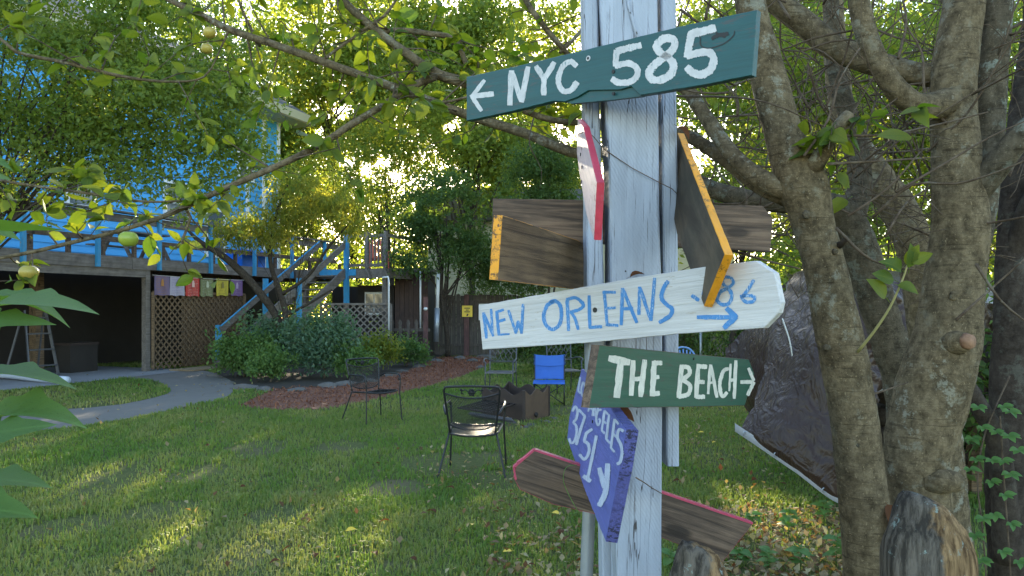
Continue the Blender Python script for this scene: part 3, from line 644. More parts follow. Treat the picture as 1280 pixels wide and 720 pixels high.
# pink edge faces the sky; rim strip on top
mb = MB(); w = [PB.on(*q) for q in ((645, 600), (642, 585), (668, 563), (740, 587), (827, 616), (941, 655))]
mb = MB()
for a, b in zip(w, w[1:]): mb.beam(PB.root.matrix_world @ Vector() + a + Vector((0, 0.012, .001)) if False else a + Vector((0, .012, .001)), b + Vector((0, .012, .001)), .0255, .005)
R = PB.R.inverted(); vs = [tuple(R @ (Vector(p) - (PB.c - PB.n * .021))) for p in mb.v]; mb.v = vs
link(mb.mesh('pink_edge', M['pink']), 'pink_edge', PB.root)

# wires and dry leaves caught on the post
mb = MB(); mb.tube([P(*q) for q in ((722, 168, 1.70), (733, 164, 1.90), (741, 170, 1.92), (756, 187, 1.918), (790, 210, 1.912), (824, 228, 1.912), (840, 236, 1.93), (846, 242, 1.95))], .0011, 6)
single(mb, 'wire', M['wire'], 'thin rusty wire slanting across the upper post below the teal board', 'wire', P(790, 210, 1.915), True)
mb = MB(); mb.tube([P(*q) for q in ((795, 597, 1.24), (805, 603, 1.6), (815, 610, 1.9), (829, 618, 1.93))], .0012, 6)
single(mb, 'wire', M['wire'], 'short bit of wire tying the purple board to the post', 'wire', P(815, 610, 1.9), True)
mb = MB(); mb.tube([tuple(p) for p in catmull([tuple(P(*q)) for q in ((721, 581, 2.1), (708, 584, 2.09), (704, 598, 2.09), (708, 612, 2.095), (716, 628, 2.09), (722, 640, 2.09), (712, 642, 2.08))], .01)], .0010, 6)
vt = single(mb, 'vine_tendril', M['creeper'], 'thin green vine tendril curling down the pink edged board', 'vine', P(708, 612, 2.09), True)

# ------------------------------------------------------------------ leaf shapes shared by the nearer plants
def leaf_mesh(name, mat, half, fold=.16, curl=.25, petiole=.25):
    """half outline (t along length, half width); unit length along +X, normal +Z"""
    mb = MB(); n = len(half); mid = []
    for t, w in half: mid.append((t, 0, -curl * (t - .35) ** 2))
    for (t, w), m in zip(half, mid): mb.v += [m, (t - w * .12, w, m[2] + w * fold * 2), (t - w * .12, -w, m[2] + w * fold * 2)]
    for i in range(n - 1):
        a = 3 * i; b = a + 3; mb.f += [(a, b, b + 1, a + 1), (a, a + 2, b + 2, b)]; mb.m += [0, 0]
    if petiole: mb.tube([(-petiole, 0, -.04), (0, 0, 0)], .012, 4)
    me = mb.mesh(name, mat, True); at = me.attributes.new('tint', 'FLOAT', 'POINT'); at.data.foreach_set('value', [0.0] * len(me.vertices)); return me
ov = [(0, .0), (.12, .16), (.3, .27), (.5, .29), (.7, .22), (.88, .10), (1, 0)]
AL = [leaf_mesh('leaf', M['leaf_apple'], ov, f, c) for f, c in ((.16, .25), (.3, .5), (.05, .15), (.22, -.2))]
mp = [(0, .02), (.05, .16), (.12, .27), (.19, .30), (.25, .27), (.31, .28), (.38, .35), (.45, .40), (.50, .35), (.56, .26), (.66, .215), (.76, .17), (.86, .10), (.94, .04), (1, 0)]
BL = [leaf_mesh('leaf', M['leaf_big'], mp, f, c) for f, c in ((.10, .3), (.2, .5), (.05, .1))]
def leaf_mat(pos, axis, normal, size):
    x = Vector(axis).normalized(); z = Vector(normal); z = (z - x * z.dot(x))
    z = z.normalized() if z.length > 1e-4 else x.orthogonal().normalized(); y = z.cross(x)
    return Matrix.Translation(Vector(pos)) @ (Matrix((x, y, z)).transposed() * 1.0).to_4x4() @ Matrix.Scale(size, 4)

# ------------------------------------------------------------------ near trees on the right
R_ = random.Random(11)
def limb(mb, pts, n=14, step=.035, rough=.10, seed=0.0, freq=14):
    """pts (u, v, radius px, depth)"""
    w = [(*P(u, v, Y), r * Y / F) for u, v, r, Y in pts]; c = catmull(w, step)
    mb.tube([q[:3] for q in c], [max(q[3], .001) for q in c], n, True, 0, rough, seed, freq); return [(Vector(q[:3]), q[3]) for q in c]
apple = thing('apple_tree', 'smooth barked apple tree with two stems just right of the signs and branches arching left', 'tree', (1.16, 2.35, 0))
br = []
mb = MB(); limb(mb, [(1132, 1095, 58, 2.3), (1114, 900, 44, 2.25), (1093, 740, 36, 2.22), (1081, 640, 30, 2.2), (1067, 520, 28.5, 2.2), (1049, 420, 28, 2.2), (1030, 330, 25, 2.2), (1014, 270, 26, 2.2), (1003, 232, 31, 2.2), (983, 180, 24, 2.2), (963, 105, 22, 2.2), (943, 30, 19, 2.2), (932, -30, 18, 2.2), (915, -120, 14, 2.15), (890, -230, 8, 2.1)], 28, .022, .045)
mb.build('trunk', M['bark'], apple, True)
mb = MB(); limb(mb, [(1140, 1095, 60, 2.42), (1140, 900, 52, 2.42), (1142, 740, 46, 2.42), (1146, 640, 39, 2.42), (1147, 570, 40, 2.42), (1168, 480, 43, 2.42), (1184, 420, 39, 2.42), (1194, 340, 34, 2.42), (1200, 280, 33, 2.42), (1196, 220, 29, 2.42), (1192, 100, 26, 2.42), (1206, 0, 24, 2.42), (1215, -110, 18, 2.42), (1220, -220, 10, 2.4)], 30, .022, .055, 7)
mb.build('trunk', M['bark'], apple, True)
mb = MB(); limb(mb, [(1195, 350, 30, 2.44), (1215, 270, 26, 2.46), (1232, 190, 20, 2.47), (1238, 100, 19, 2.47), (1246, 0, 18, 2.48), (1252, -120, 14, 2.5), (1250, -220, 8, 2.5)], 18, .03, .08, 3); mb.build('limb', M['bark2'], apple, True)
def L_(pts, mat='bark', n=12, rough=.07, name='limb', step=.03, seed=1.0):
    mb = MB(); c = limb(mb, pts, n, step, rough, seed); mb.build(name, M[mat], apple, True); br.append(c); return c
L_([(1186, 128, 20, 2.40), (1160, 134, 17, 2.36), (1138, 128, 14.5, 2.34), (1112, 101, 13.5, 2.32), (1087, 55, 13, 2.32), (1074, 5, 13, 2.32), (1068, -60, 10, 2.3), (1040, -140, 6, 2.25)])
L_([(1192, 275, 26, 2.45), (1215, 245, 20, 2.42), (1245, 208, 17, 2.36), (1285, 160, 15, 2.3), (1340, 110, 13, 2.25)], 'bark2')
L_([(1180, 92, 16, 2.46), (1150, 93, 14, 2.5), (1095, 80, 15, 2.55), (1045, 60, 16, 2.6), (1006, 30, 15, 2.62), (962, -5, 14, 2.62), (900, -60, 9, 2.6)])
B1 = L_([(995, 240, 16, 2.2), (960, 228, 13, 2.22), (932, 210, 11, 2.26), (905, 180, 10, 2.32), (878, 140, 9, 2.38), (850, 105, 8.5, 2.45), (790, 95, 8, 2.52), (700, 112, 7.5, 2.6), (640, 122, 7.2, 2.62), (585, 104, 7, 2.62), (545, 92, 6.4, 2.62), (510, 68, 5.8, 2.62), (470, 38, 5.4, 2.62), (430, 2, 5, 2.62), (390, -45, 4, 2.6), (360, -90, 2, 2.6)])
B2 = L_([(985, 245, 14, 2.24), (950, 232, 11, 2.3), (900, 195, 9, 2.4), (850, 168, 8, 2.5), (790, 178, 7.5, 2.55), (725, 192, 6.6, 2.58), (660, 168, 6.2, 2.58), (610, 152, 6, 2.58), (560, 135, 5.8, 2.58), (500, 112, 5.4, 2.58), (420, 83, 5.0, 2.6), (350, 58, 4.6, 2.65), (290, 38, 4.4, 2.7), (250, 18, 3.8, 2.75), (205, -4, 3.2, 2.8), (150, -40, 2, 2.85)])
B3 = L_([(548, 94, 5, 2.62), (515, 108, 4.8, 2.58), (490, 125, 4.6, 2.55), (440, 155, 4.4, 2.5), (400, 181, 4.3, 2.48), (350, 206, 4.0, 2.46), (280, 236, 3.6, 2.44), (210, 268, 3.2, 2.42), (150, 288, 2.8, 2.40), (90, 303, 2.6, 2.38), (40, 315, 2.4, 2.36), (-20, 327, 2.0, 2.34), (-90, 350, 1.2, 2.3)])
B4 = L_([(-60, 30, 1.6, 2.6), (0, 48, 2.0, 2.62), (20, 65, 2.2, 2.65), (90, 80, 2.4, 2.7), (150, 95, 2.0, 2.7), (210, 102, 1.6, 2.72), (255, 96, 1.2, 2.72), (275, 62, 1.0, 2.72), (285, 40, 1.6, 2.70)], name='branch')
L_([(780, 150, 4, 2.6), (690, 150, 4, 2.62), (600, 108, 3, 2.66), (570, 52, 3.5, 2.68), (535, 42, 3.6, 2.68), (490, 38, 3.0, 2.66), (455, 50, 2, 2.66)], name='branch')
L_([(710, 68, 3.2, 2.7), (690, 45, 3.4, 2.7), (670, 20, 3.6, 2.7), (652, -10, 3.6, 2.72), (630, -60, 2, 2.7)], name='branch')
L_([(700, 66, 2.2, 2.7), (725, 40, 2.4, 2.72), (760, -10, 2.4, 2.72)], name='branch')
L_([(325, 58, 2, 2.7), (310, 28, 1.8, 2.72), (298, 0, 1.6, 2.74), (292, -30, 1, 2.74)], name='branch')
L_([(500, 112, 2.2, 2.58), (545, 128, 1.8, 2.56), (590, 120, 1.4, 2.54)], name='branch')
L_([(450, 40, 2, 2.62), (480, 20, 1.8, 2.6), (495, 0, 1.5, 2.6)], name='branch')
L_([(400, 78, 1.8, 2.6), (430, 55, 1.8, 2.62), (470, 30, 1.4, 2.62)], name='branch')
L_([(-40, 218, 1.8, 2.42), (40, 232, 1.8, 2.42), (120, 243, 1.8, 2.44), (180, 252, 1.6, 2.46), (225, 251, 1.0, 2.46)], name='branch')
L_([(230, 255, 2, 2.44), (238, 272, 2, 2.44), (228, 300, 1.5, 2.44), (226, 318, 1, 2.44)], name='branch')
# thin twigs between the right stems
mb = MB()
def twig(a, b, r, sag=.15, k=5):
    pts = []
    for i in range(k + 1):
        t = i / k; p = a.lerp(b, t); j = Vector((noise.noise(p * 5 + Vector((i, 3, r * 999))), noise.noise(p * 5 + Vector((7, i, 0))), noise.noise(p * 5 + Vector((1, 9, i))))) * .045
        pts.append((*(p + j), r * (1 - .75 * t)))
    c = catmull(pts, .03); mb.tube([q[:3] for q in c], [max(q[3], .0008) for q in c], 5)
    return c
for q in ([(845, 120, 2.4), (945, 125, 2.0), (1030, 158, 2.05)], [(1045, 170, 2.1), (1110, 168, 2.1), (1175, 155, 2.1), (1235, 140, 2.1)], [(1035, 205, 2.1), (1120, 200, 2.15), (1175, 196, 2.3)], [(1045, 285, 2.1), (1090, 325, 2.1), (1150, 338, 2.3)],
          [(1120, 240, 2.0), (1180, 205, 2.0), (1240, 170, 2.0), (1285, 150, 2.0)], [(1195, 400, 2.0), (1240, 360, 2.0), (1285, 320, 1.95)], [(1220, 330, 2.0), (1250, 375, 2.0), (1290, 408, 2.0)], [(912, 312, 2.2), (955, 325, 2.15), (1000, 336, 2.1)], [(1215, 118, 2.3), (1250, 100, 2.2), (1290, 80, 2.1)],
          [(1005, 195, 2.1), (1035, 150, 2.1), (1050, 100, 2.1), (1075, 60, 2.1)], [(1065, 500, 2.3), (1100, 490, 2.3), (1135, 478, 2.35)], [(1060, 270, 2.1), (1110, 235, 2.1), (1150, 190, 2.1)]):
    c = catmull([(*P(*p), 0) for p in q], .03); mb.tube([p[:3] for p in c], [.0042 - .0026 * i / len(c) for i in range(len(c))], 6)
for i in range(330):
    u0, v0 = R_.uniform(850, 1290), R_.uniform(-40, 330); Y = R_.uniform(2.3, 4.2); a = P(u0, v0, Y)
    d = Vector((R_.gauss(0, 1), R_.gauss(0, .5), R_.gauss(.4, .8))).normalized() * R_.uniform(.25, .9)
    c = twig(a, a + d, R_.uniform(.0018, .0055))
    for k in range(R_.randint(0, 3)):
        q = c[R_.randrange(len(c))]; p = Vector(q[:3]); twig(p, p + Vector((R_.gauss(0, 1), R_.gauss(0, .5), R_.gauss(.3, 1))).normalized() * R_.uniform(.1, .3), R_.uniform(.0012, .0025), k=3)
mb.build('twigs', M['twig'], apple, True, 'stuff')
# knots, saw scar, stub ends
def knot(u, v, Y, r, mat='bark2', flat=.3, name='knot'):
    c = P(u, v, Y); mb = MB(); mb.tube([c + Vector((0, r * .5, 0)), c + Vector((0, -r * .15, 0)), c + Vector((0, -r * flat, 0))], [r * 1.15, r, r * .55], 12, True, 0, .25, u, 40); return mb.build(name, M[mat], apple, True)
for u, v, Y, r in ((1008, 268, 2.135, .010), (1034, 435, 2.135, .009), (1075, 556, 2.14, .011), (1071, 493, 2.14, .009), (1044, 315, 2.14, .008), (1160, 568, 2.33, .020), (1042, 385, 2.15, .006), (1194, 370, 2.34, .014)): knot(u, v, Y, r, 'bark' if r > .012 else 'bark2')
mb = MB(); a = P(1196, 602, 2.34); mb.tube([P(1160, 600, 2.36), P(1182, 602, 2.33), a], [.05, .036, .03], 14, True, 0, .12, 3, 20); mb.build('branch_stub', M['bark'], apple, True)
mb = MB(); a = P(1188, 430, 2.36); b = P(1207, 427, 2.29); mb.tube([a, b], [.048, .027], 16, True, 0, .08); mb.build('branch_stub', M['bark'], apple, True)
mb = MB(); mb.tube([P(1207, 427, 2.295), P(1214, 427, 2.278)], [.026, .021], 16, True, 0, .16, 2, 50); mb.build('sawn_end', M['scar'], apple, True)
mb = MB(); mb.tube([P(1041, 310, 2.2), P(1052, 305, 2.14), P(1058, 298, 2.1)], [.014, .009, .007], 10, True, 0, .1); mb.build('branch_stub', M['darkbark'], apple, True)
c = [(1010, 215, 14, 2.17), (1030, 190, 9.5, 2.12), (1042, 165, 8.5, 2.1), (1056, 150, 9.5, 2.1), (1062, 143, 8, 2.1)]
L_(c, 'bark', 12, .12, 'branch_stub')
# young shoot
mb = MB(); c = catmull([(*P(1072, 440, 2.12), 0), (*P(1092, 415, 2.08), 0), (*P(1112, 385, 2.05), 0), (*P(1128, 350, 2.03), 0), (*P(1136, 326, 2.02), 0)], .02); mb.tube([p[:3] for p in c], [.0045 - .0025 * i / len(c) for i in range(len(c))], 7)
sh = mb.build('young_shoot', mat_plain('pale_shoot', (.30, .27, .10), .6), apple, True)
# apple leaves on the long branches: the largest singly, the rest joined
spots = []
def spray(c, gap, l0, l1, per, size=.060, bias=(0, 0, 0), lo=0.0, hi=1.0, mbt=None):
    L = len(c)
    acc = 0; prev = c[int(L * lo)][0]
    for i in range(int(L * lo), int(L * hi)):
        p, r = c[i]; acc += (p - prev).length; prev = p
        if acc < gap: continue
        acc = R_.uniform(0, gap * .5)
        d = Vector((R_.gauss(0, 1), R_.gauss(0, .8), R_.gauss(.1, .9))) + Vector(bias); d.normalize(); ln = R_.uniform(l0, l1)
        pts = [(*p, min(r * .5, .0035)), (*(p + d * ln * .5 + Vector((R_.gauss(0, .02), R_.gauss(0, .02), R_.gauss(0, .02)))), .0018), (*(p + d * ln + Vector((R_.gauss(0, .03), 0, -.02))), .001)]
        cc = catmull(pts, .03); mbt.tube([q[:3] for q in cc], [max(q[3], .0008) for q in cc], 5)
        for k in range(R_.randint(*per)):
            q = Vector(cc[R_.randrange(len(cc) // 3, len(cc))][:3]); ax = d * .5 + Vector((R_.gauss(0, 1), R_.gauss(0, 1), R_.gauss(-.35, .7)))
            spots.append((q, ax, Vector((R_.gauss(0, .6), R_.gauss(-.1, .6), R_.gauss(.7, .6))), size * R_.uniform(.6, 1.25)))
tm = MB()
spray(B1, .055, .10, .36, (4, 9), lo=.45, mbt=tm); spray(B2, .050, .10, .36, (4, 9), lo=.40, mbt=tm); spray(B3, .060, .06, .20, (4, 9), lo=.45, mbt=tm); spray(B3, .08, .06, .22, (3, 6), hi=.5, mbt=tm)
spray(B4, .06, .08, .30, (4, 8), mbt=tm)
for c in br[7:]: spray(c, .05, .06, .24, (4, 8), mbt=tm)
for c in br[-2:]: spray(c, .045, .05, .16, (4, 8), mbt=tm)
tm.build('twigs', M['twig'], apple, True, 'stuff')
spots.sort(key=lambda s: -s[3] / s[0].y)
vis = [s for s in spots if abs(s[0].x) < .7 * s[0].y]; hid = [s for s in spots if abs(s[0].x) >= .7 * s[0].y]
for i, (q, ax, nn, sz) in enumerate(vis[:300]): inst(AL[i % 4], 'leaf', apple, mat=leaf_mat(q - apple.location, ax, nn, sz))
rest = vis[300:] + hid
V, Fc, T = [], [], []; base_vs = [np.array([v.co[:] for v in m.vertices]) for m in AL]; base_fs = [[tuple(p.vertices) for p in m.polygons if len(p.vertices) == 4] for m in AL]
o = 0
for i, (q, ax, nn, sz) in enumerate(rest):
    m4 = np.array(leaf_mat(q - apple.location, ax, nn, sz)); b = base_vs[i % 4]; V.append(b @ m4[:3, :3].T + m4[:3, 3]); Fc += [tuple(k + o for k in f) for f in base_fs[i % 4]]; T += [R_.random()] * len(b); o += len(b)
if rest: link(np_mesh('leaves', np.concatenate(V), np.array(Fc), M['leaf_apple'], T, True), 'leaves', apple, 'stuff')
for i, (u, v, du, dv) in enumerate([(1137, 335, 3, -28), (1128, 338, -22, -12), (1118, 350, -24, -8), (1138, 328, 26, -10), (1108, 372, -20, -22), (1122, 356, 25, 8), (1132, 330, 16, -22)]):
    p = P(u, v, 2.02); ax = P(u + du, v + dv, 2.0) - p; inst(AL[i % 4], 'leaf', apple, mat=leaf_mat(p - apple.location, ax, Vector((.2, -1, .4)), ax.length * 1.1))
p = P(1140, 170, 2.0); inst(AL[2], 'leaf', apple, mat=leaf_mat(p - apple.location, P(1092, 168, 1.98) - p, Vector((0, -.7, .7)), .1))
# apples hang on the tree
def apple_fruit(u, v, Y, r, col, label):
    mb = MB(); n = 18; prof = []
    for i in range(13):
        a = math.pi * i / 12; rr = math.sin(a) * (1 + .08 * math.cos(a)); zz = math.cos(a) * .88
        dip = .22 * math.exp(-(rr / .28) ** 2) * (1 if zz > 0 else -.7); prof.append((zz - dip, rr))
    c = P(u, v, Y)
    mb.tube([(c.x, c.y, c.z + z * r) for z, q in prof], [max(q * r, .0004) for z, q in prof], n)
    at = c - Vector((0, 0, r * .8)); o = thing('apple', label, 'fruit', at); mb.build('flesh', col, o, True)
    m2 = MB(); m2.tube([c + Vector((0, 0, r * .62)), c + Vector((.003, 0, r * 1.1)), c + Vector((.006, .004, r * 1.9))], .0014, 6); m2.build('stalk', M['twig'], o, True)
def mat_apple(name, a, b):
    m = NT(name); f = m.noise(m.map((22, 22, 22)), 1.0, 5, .7); sp = m.noise(m.map((160, 160, 160)), 1.0, 2)
    m.col(m.mix(m.ramp(sp, [(.62, 0.0), (.7, .4)]), m.mix(f, a, b), (.16, .12, .03))); m.b.inputs['Subsurface Weight'].default_value = .12; m.b.inputs['Subsurface Radius'].default_value = (.02, .02, .005); return m.set(.35)
ag = mat_apple('green_apple', (.20, .30, .030), (.34, .38, .05)); ay = mat_apple('yellow_apple', (.38, .30, .05), (.50, .38, .08))
apple_fruit(160.5, 299, 2.36, .0285, ag, 'green apple hanging alone below the long thin branch, in front of the deck')
apple_fruit(36, 341, 2.34, .0275, mat_apple('blush_apple', (.28, .28, .04), (.42, .27, .06)), 'blushed green apple at the far left, low beside the large leaves')
apple_fruit(262, 41, 2.70, .0225, ay, 'yellowish apple high on the branch, upper of the touching pair')
apple_fruit(258.5, 61, 2.70, .0205, ay, 'small yellowish apple high on the branch, lower of the touching pair')

# other trunks behind
def trunk_thing(name, label, pts, mat, at, n=18, cat='tree', extra=()):
    t = thing(name, label, cat, at); mb = MB(); limb(mb, pts, n, .035, .09, pts[0][0]); mb.build('trunk', M[mat], t, True)
    for e in extra: mb = MB(); limb(mb, e, 12, .04, .08, e[0][0]); mb.build('limb', M[mat], t, True)
    return t
trunk_thing('leaning_tree', 'lichen covered tree leaning left between the two apple stems', [(1175, 880, 40, 3.1), (1160, 700, 32, 3.1), (1142, 560, 27, 3.1), (1127, 480, 22, 3.1), (1110, 420, 22, 3.1), (1092, 365, 22, 3.1), (1072, 300, 21, 3.1), (1048, 262, 19, 3.1), (1005, 256, 13, 3.1), (950, 252, 12, 3.1), (900, 240, 11, 3.15), (862, 222, 9, 3.2), (800, 190, 7, 3.3), (730, 140, 5, 3.4)], 'bark2', G(1175, 884), extra=([(1060, 285, 18, 3.1), (1075, 232, 15, 3.15), (1068, 170, 13, 3.2), (1048, 100, 11, 3.2), (1040, 20, 9, 3.2), (1044, -60, 6, 3.2)],))
trunk_thing('background_tree', 'brown tree trunk slanting behind the forked apple stem', [(1190, 780, 34, 3.9), (1178, 620, 28, 3.9), (1168, 480, 25, 3.9), (1150, 340, 23, 3.9), (1128, 270, 22, 3.9), (1098, 225, 20, 3.9), (1060, 160, 16, 3.9), (1045, 80, 14, 3.9), (1040, -40, 11, 3.9)], 'bark', G(1190, 782))
trunk_thing('vine_covered_tree', 'thick brown trunk at the right edge with creeper climbing it', [(1276, 900, 40, 3.0), (1270, 720, 32, 3.0), (1264, 600, 28, 3.0), (1266, 450, 24, 3.0), (1268, 300, 20, 3.0), (1276, 180, 18, 3.0), (1292, 60, 16, 3.0), (1300, -60, 12, 3.0)], 'darkbark', G(1272, 901), extra=([(1262, 700, 18, 2.9), (1248, 560, 13, 2.85), (1225, 510, 11, 2.82), (1208, 478, 9, 2.8)], [(1264, 330, 14, 3.0), (1290, 250, 12, 2.9), (1330, 190, 9, 2.85)]))
cv = thing('creeper', 'bright green five leaved creeper climbing beside the right hand trunk', 'vine', G(1240, 930))
mb = MB(); c = catmull([(*P(*q), 0) for q in ((1240, 925, 2.85), (1235, 760, 2.8), (1228, 660, 2.78), (1222, 600, 2.78), (1232, 540, 2.78), (1262, 470, 2.85))], .03); mb.tube([p[:3] for p in c], .003, 6)
c2 = catmull([(*P(*q), 0) for q in ((1275, 925, 2.8), (1262, 700, 2.78), (1255, 600, 2.78), (1250, 520, 2.78))], .03); mb.tube([p[:3] for p in c2], .003, 6); mb.build('stem', M['twig'], cv, True)
CL = leaf_mesh('leaf', M['creeper'], ov, .12, .3, .1)
R2 = random.Random(4)
for u, v in [(1225, 510), (1250, 505), (1262, 515), (1228, 535), (1245, 540), (1262, 545), (1220, 570), (1240, 575), (1255, 572), (1212, 588), (1235, 600), (1262, 590), (1225, 645), (1240, 640), (1218, 668), (1265, 655), (1250, 690), (1230, 700), (1272, 700), (1258, 620), (1275, 560), (1212, 545)]:
    p = P(u + R2.uniform(-4, 4), v + R2.uniform(-3, 3), R2.uniform(2.68, 2.8)); k0 = R2.uniform(0, .5)
    for k in range(5):
        a = -1.2 + .6 * k + k0; ax = Vector((math.sin(a), -.35, -.35 * math.cos(a) + .15)); inst(CL, 'leaf', cv, mat=leaf_mat(p - cv.location, ax, Vector((R2.gauss(0, .2), -.6, .8)), R2.uniform(.025, .042)))
mb = MB(); p = P(1113, 680, 2.3); mb.v = []; hl = leaf_mesh('dry_leaf', M['litter'], ov, .3, .5)
def dry(u, v, Y, du, dv, size, label, nrm=(0, -.8, .5)):
    p = P(u, v, Y); o = bpy.data.objects.new('dry_leaf', hl); C.objects.link(o); o.matrix_world = leaf_mat(p, P(u + du, v + dv, Y - .01) - p, nrm, size); return tag(o, label, 'leaf')
dry(1108, 630, 2.14, 10, 22, .085, 'tan dry leaf caught in the fork between the two apple stems')
dry(787, 346, 1.905, 16, -6, .036, 'curled orange leaf resting on the top edge of the white board', (0, -.5, .9))
dry(847, 158, 1.93, 10, 8, .045, 'curled brown leaf stuck at the top of the orange edged board', (.3, -.6, .5))
dry(770, 512, 1.8, 12, 6, .05, 'crumpled dry leaf tucked between the green and purple boards', (.2, -.6, .5))

# ------------------------------------------------------------------ weathered stakes in front
def stake(u0, u1, vt, Y, label, skew, name='fence_post'):
    a = P(u0, vt, Y); b = P(u1, vt, Y); w = b.x - a.x; cx = (a.x + b.x) / 2; zt = a.z; d = w * .8
    bm = bmesh.new(); nz_ = 30
    prof = [(-.5, -.16), (-.27, -.38), (.0, -.54), (.27, -.36), (.5, -.14), (.46, .35), (.2, .5), (-.2, .5), (-.46, .35)]
    rows = []
    for i in range(nz_ + 1):
        t = i / nz_; z = zt * t; k = 1 - max(0, (t - .90) / .10) * .40 - (.10 if i == nz_ else 0)
        row = []
        for px_, py_ in prof:
            q = Vector((cx + px_ * w * k * (1 + .1 * (1 - t)), Y + d / 2 + py_ * d * k, z))
            q.z -= max(0, (t - .9) / .1) * w * skew * (.5 + px_ * (1 if skew > 0 else 1)) ; q += Vector((noise.noise(q * 25), noise.noise(q * 25 + Vector((3, 3, 3))), noise.noise(q * 18) * .6)) * w * .045; row.append(bm.verts.new(q - Vector((cx, Y + d / 2, 0))))
        rows.append(row)
    n = len(prof)
    for r0, r1 in zip(rows, rows[1:]):
        for k in range(n): bm.faces.new((r0[k], r0[(k + 1) % n], r1[(k + 1) % n], r1[k]))
    bm.faces.new(rows[-1]); bm.faces.new(rows[0][::-1]); bmesh.ops.triangulate(bm, faces=[f for f in bm.faces if len(f.verts) > 4])
    bmesh.ops.recalc_face_normals(bm, faces=bm.faces[:])
    for _ in range(2): bmesh.ops.subdivide_edges(bm, edges=[e for e in bm.edges if max(e.verts[0].co.z, e.verts[1].co.z) > zt * .5], cuts=1, use_grid_fill=True, smooth=.4)
    for v in bm.verts: q = Vector((v.co.x * 70, v.co.y * 70, v.co.z * 14)); v.co += Vector((noise.noise(q), noise.noise(q + Vector((4, 0, 0))), 0)) * .005 + Vector((0, 0, noise.noise(v.co * 60) * .004))
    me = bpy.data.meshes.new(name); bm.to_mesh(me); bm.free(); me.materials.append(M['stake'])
    me.polygons.foreach_set('use_smooth', [True] * len(me.polygons))
    o = link(me, name); o.location = (cx, Y + d / 2, 0); tag(o, label, 'post', 'weathered wooden fence posts in the foreground')
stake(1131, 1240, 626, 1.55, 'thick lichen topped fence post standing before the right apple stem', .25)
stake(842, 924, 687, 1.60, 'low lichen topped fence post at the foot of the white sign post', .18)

# ------------------------------------------------------------------ large leaves of the sapling at the left edge
sap = thing('sapling', 'young maple sapling leaning in at the left edge with large lobed leaves', 'plant', (-.78, 1.05, 0))
mb = MB(); c = catmull([(-.78, 1.05, 0, .011), (-.79, 1.06, .6, .009), (-.76, 1.05, 1.2, .007), (-.73, 1.05, 1.6, .005), (-.70, 1.05, 1.85, .003)], .05); mb.tube([p[:3] for p in c], [p[3] for p in c], 8)
for u, v, z in ((0, 385, 1.45), (0, 405, 1.42), (-5, 470, 1.3), (0, 520, 1.25), (-5, 600, 1.1), (-10, 640, 1.08), (-5, 288, 1.62)):
    a = Vector((-.74, 1.05, z)); b = P(u, v, 1.05); mb.tube([a, (a + b) / 2 + Vector((0, 0, .01)), b], .0022, 5)
mb.build('stem', M['creeper'], sap, True)
for i, (u, v, du, dv, Y, s, nrm) in enumerate([(-12, 380, 140, -2, 1.02, .152, (.05, -.22, 1)), (-20, 372, 60, 10, 1.1, .13, (0, -.15, 1)), (-40, 400, 95, 2, .98, .115, (.1, -.3, 1)), (-40, 466, 155, 6, 1.05, .16, (0, -.06, 1)),
        (-20, 520, 130, -6, 1.02, .142, (.1, -.26, 1)), (-30, 545, 70, -12, .95, .10, (.2, -.35, 1)), (-35, 600, 98, 0, 1.0, .108, (.0, -.2, 1)), (-45, 640, 82, -4, .95, .09, (.1, -.55, 1)), (-60, 285, 148, -2, 1.05, .165, (0, .10, 1)), (-45, 275, 45, 12, 1.2, .09, (.3, -.6, 1)), (-40, 195, 60, 10, 1.5, .09, (.2, -.5, 1)), (-40, 215, 55, 8, 1.4, .08, (.2, -.5, 1))]):
    p = P(u, v, Y); ax = P(u + du, v + dv, Y + .02) - p; inst(BL[i % 3], 'leaf', sap, mat=leaf_mat(p - sap.location, ax, nrm, s * .88))

# ------------------------------------------------------------------ tarpaulin over the wood rack
def surf(grid, nu, nv, wr, seed):
    """grid[col][row] of (u,v,Y) -> bicubic sheet with wrinkles"""
    cols = [[tuple(P(*q)) for q in col] for col in grid]
    def cr(p, t):
        n = len(p) - 1; i = min(int(t * n), n - 1); f = t * n - i
        a = np.array(p[max(i - 1, 0)]); b = np.array(p[i]); c = np.array(p[i + 1]); d = np.array(p[min(i + 2, n)])
        return .5 * (2 * b + (c - a) * f + (2 * a - 5 * b + 4 * c - d) * f * f + (3 * b - a - 3 * c + d) * f ** 3)
    pts = []
    for j in range(nv + 1):
        for i in range(nu + 1):
            p = Vector(cr([cr(c, j / nv) for c in cols], i / nu))
            e = min(1, (nv - j) / 3)
            r1 = 1 - abs(noise.noise(Vector((p.x * 2.3, p.z * 1.1, seed)))) * 2; r2 = 1 - abs(noise.noise(Vector((p.x * 6 + p.z * 2, p.z * 3.5, seed + 4)))) * 2; r3 = noise.noise(p * 14)
            r4 = 1 - abs(noise.noise(Vector((p.x * 11 - p.z * 5, p.z * 9, seed + 9)))) * 2
            p += Vector((.25, -1, .1)) * wr * e * (r1 * 1.15 + r2 * .8 + r4 * .30 + r3 * .06) + Vector((r2, 0, r1)) * wr * .15 * e
            pts.append(p)
    fs = [(j * (nu + 1) + i, j * (nu + 1) + i + 1, (j + 1) * (nu + 1) + i + 1, (j + 1) * (nu + 1) + i) for j in range(nv) for i in range(nu)]
    return pts, fs
tarp = thing('tarp', 'crumpled brown tarpaulin with a silver hem draped over the rack behind the apple stem', 'tarp', (2.6, 6.1, 0))
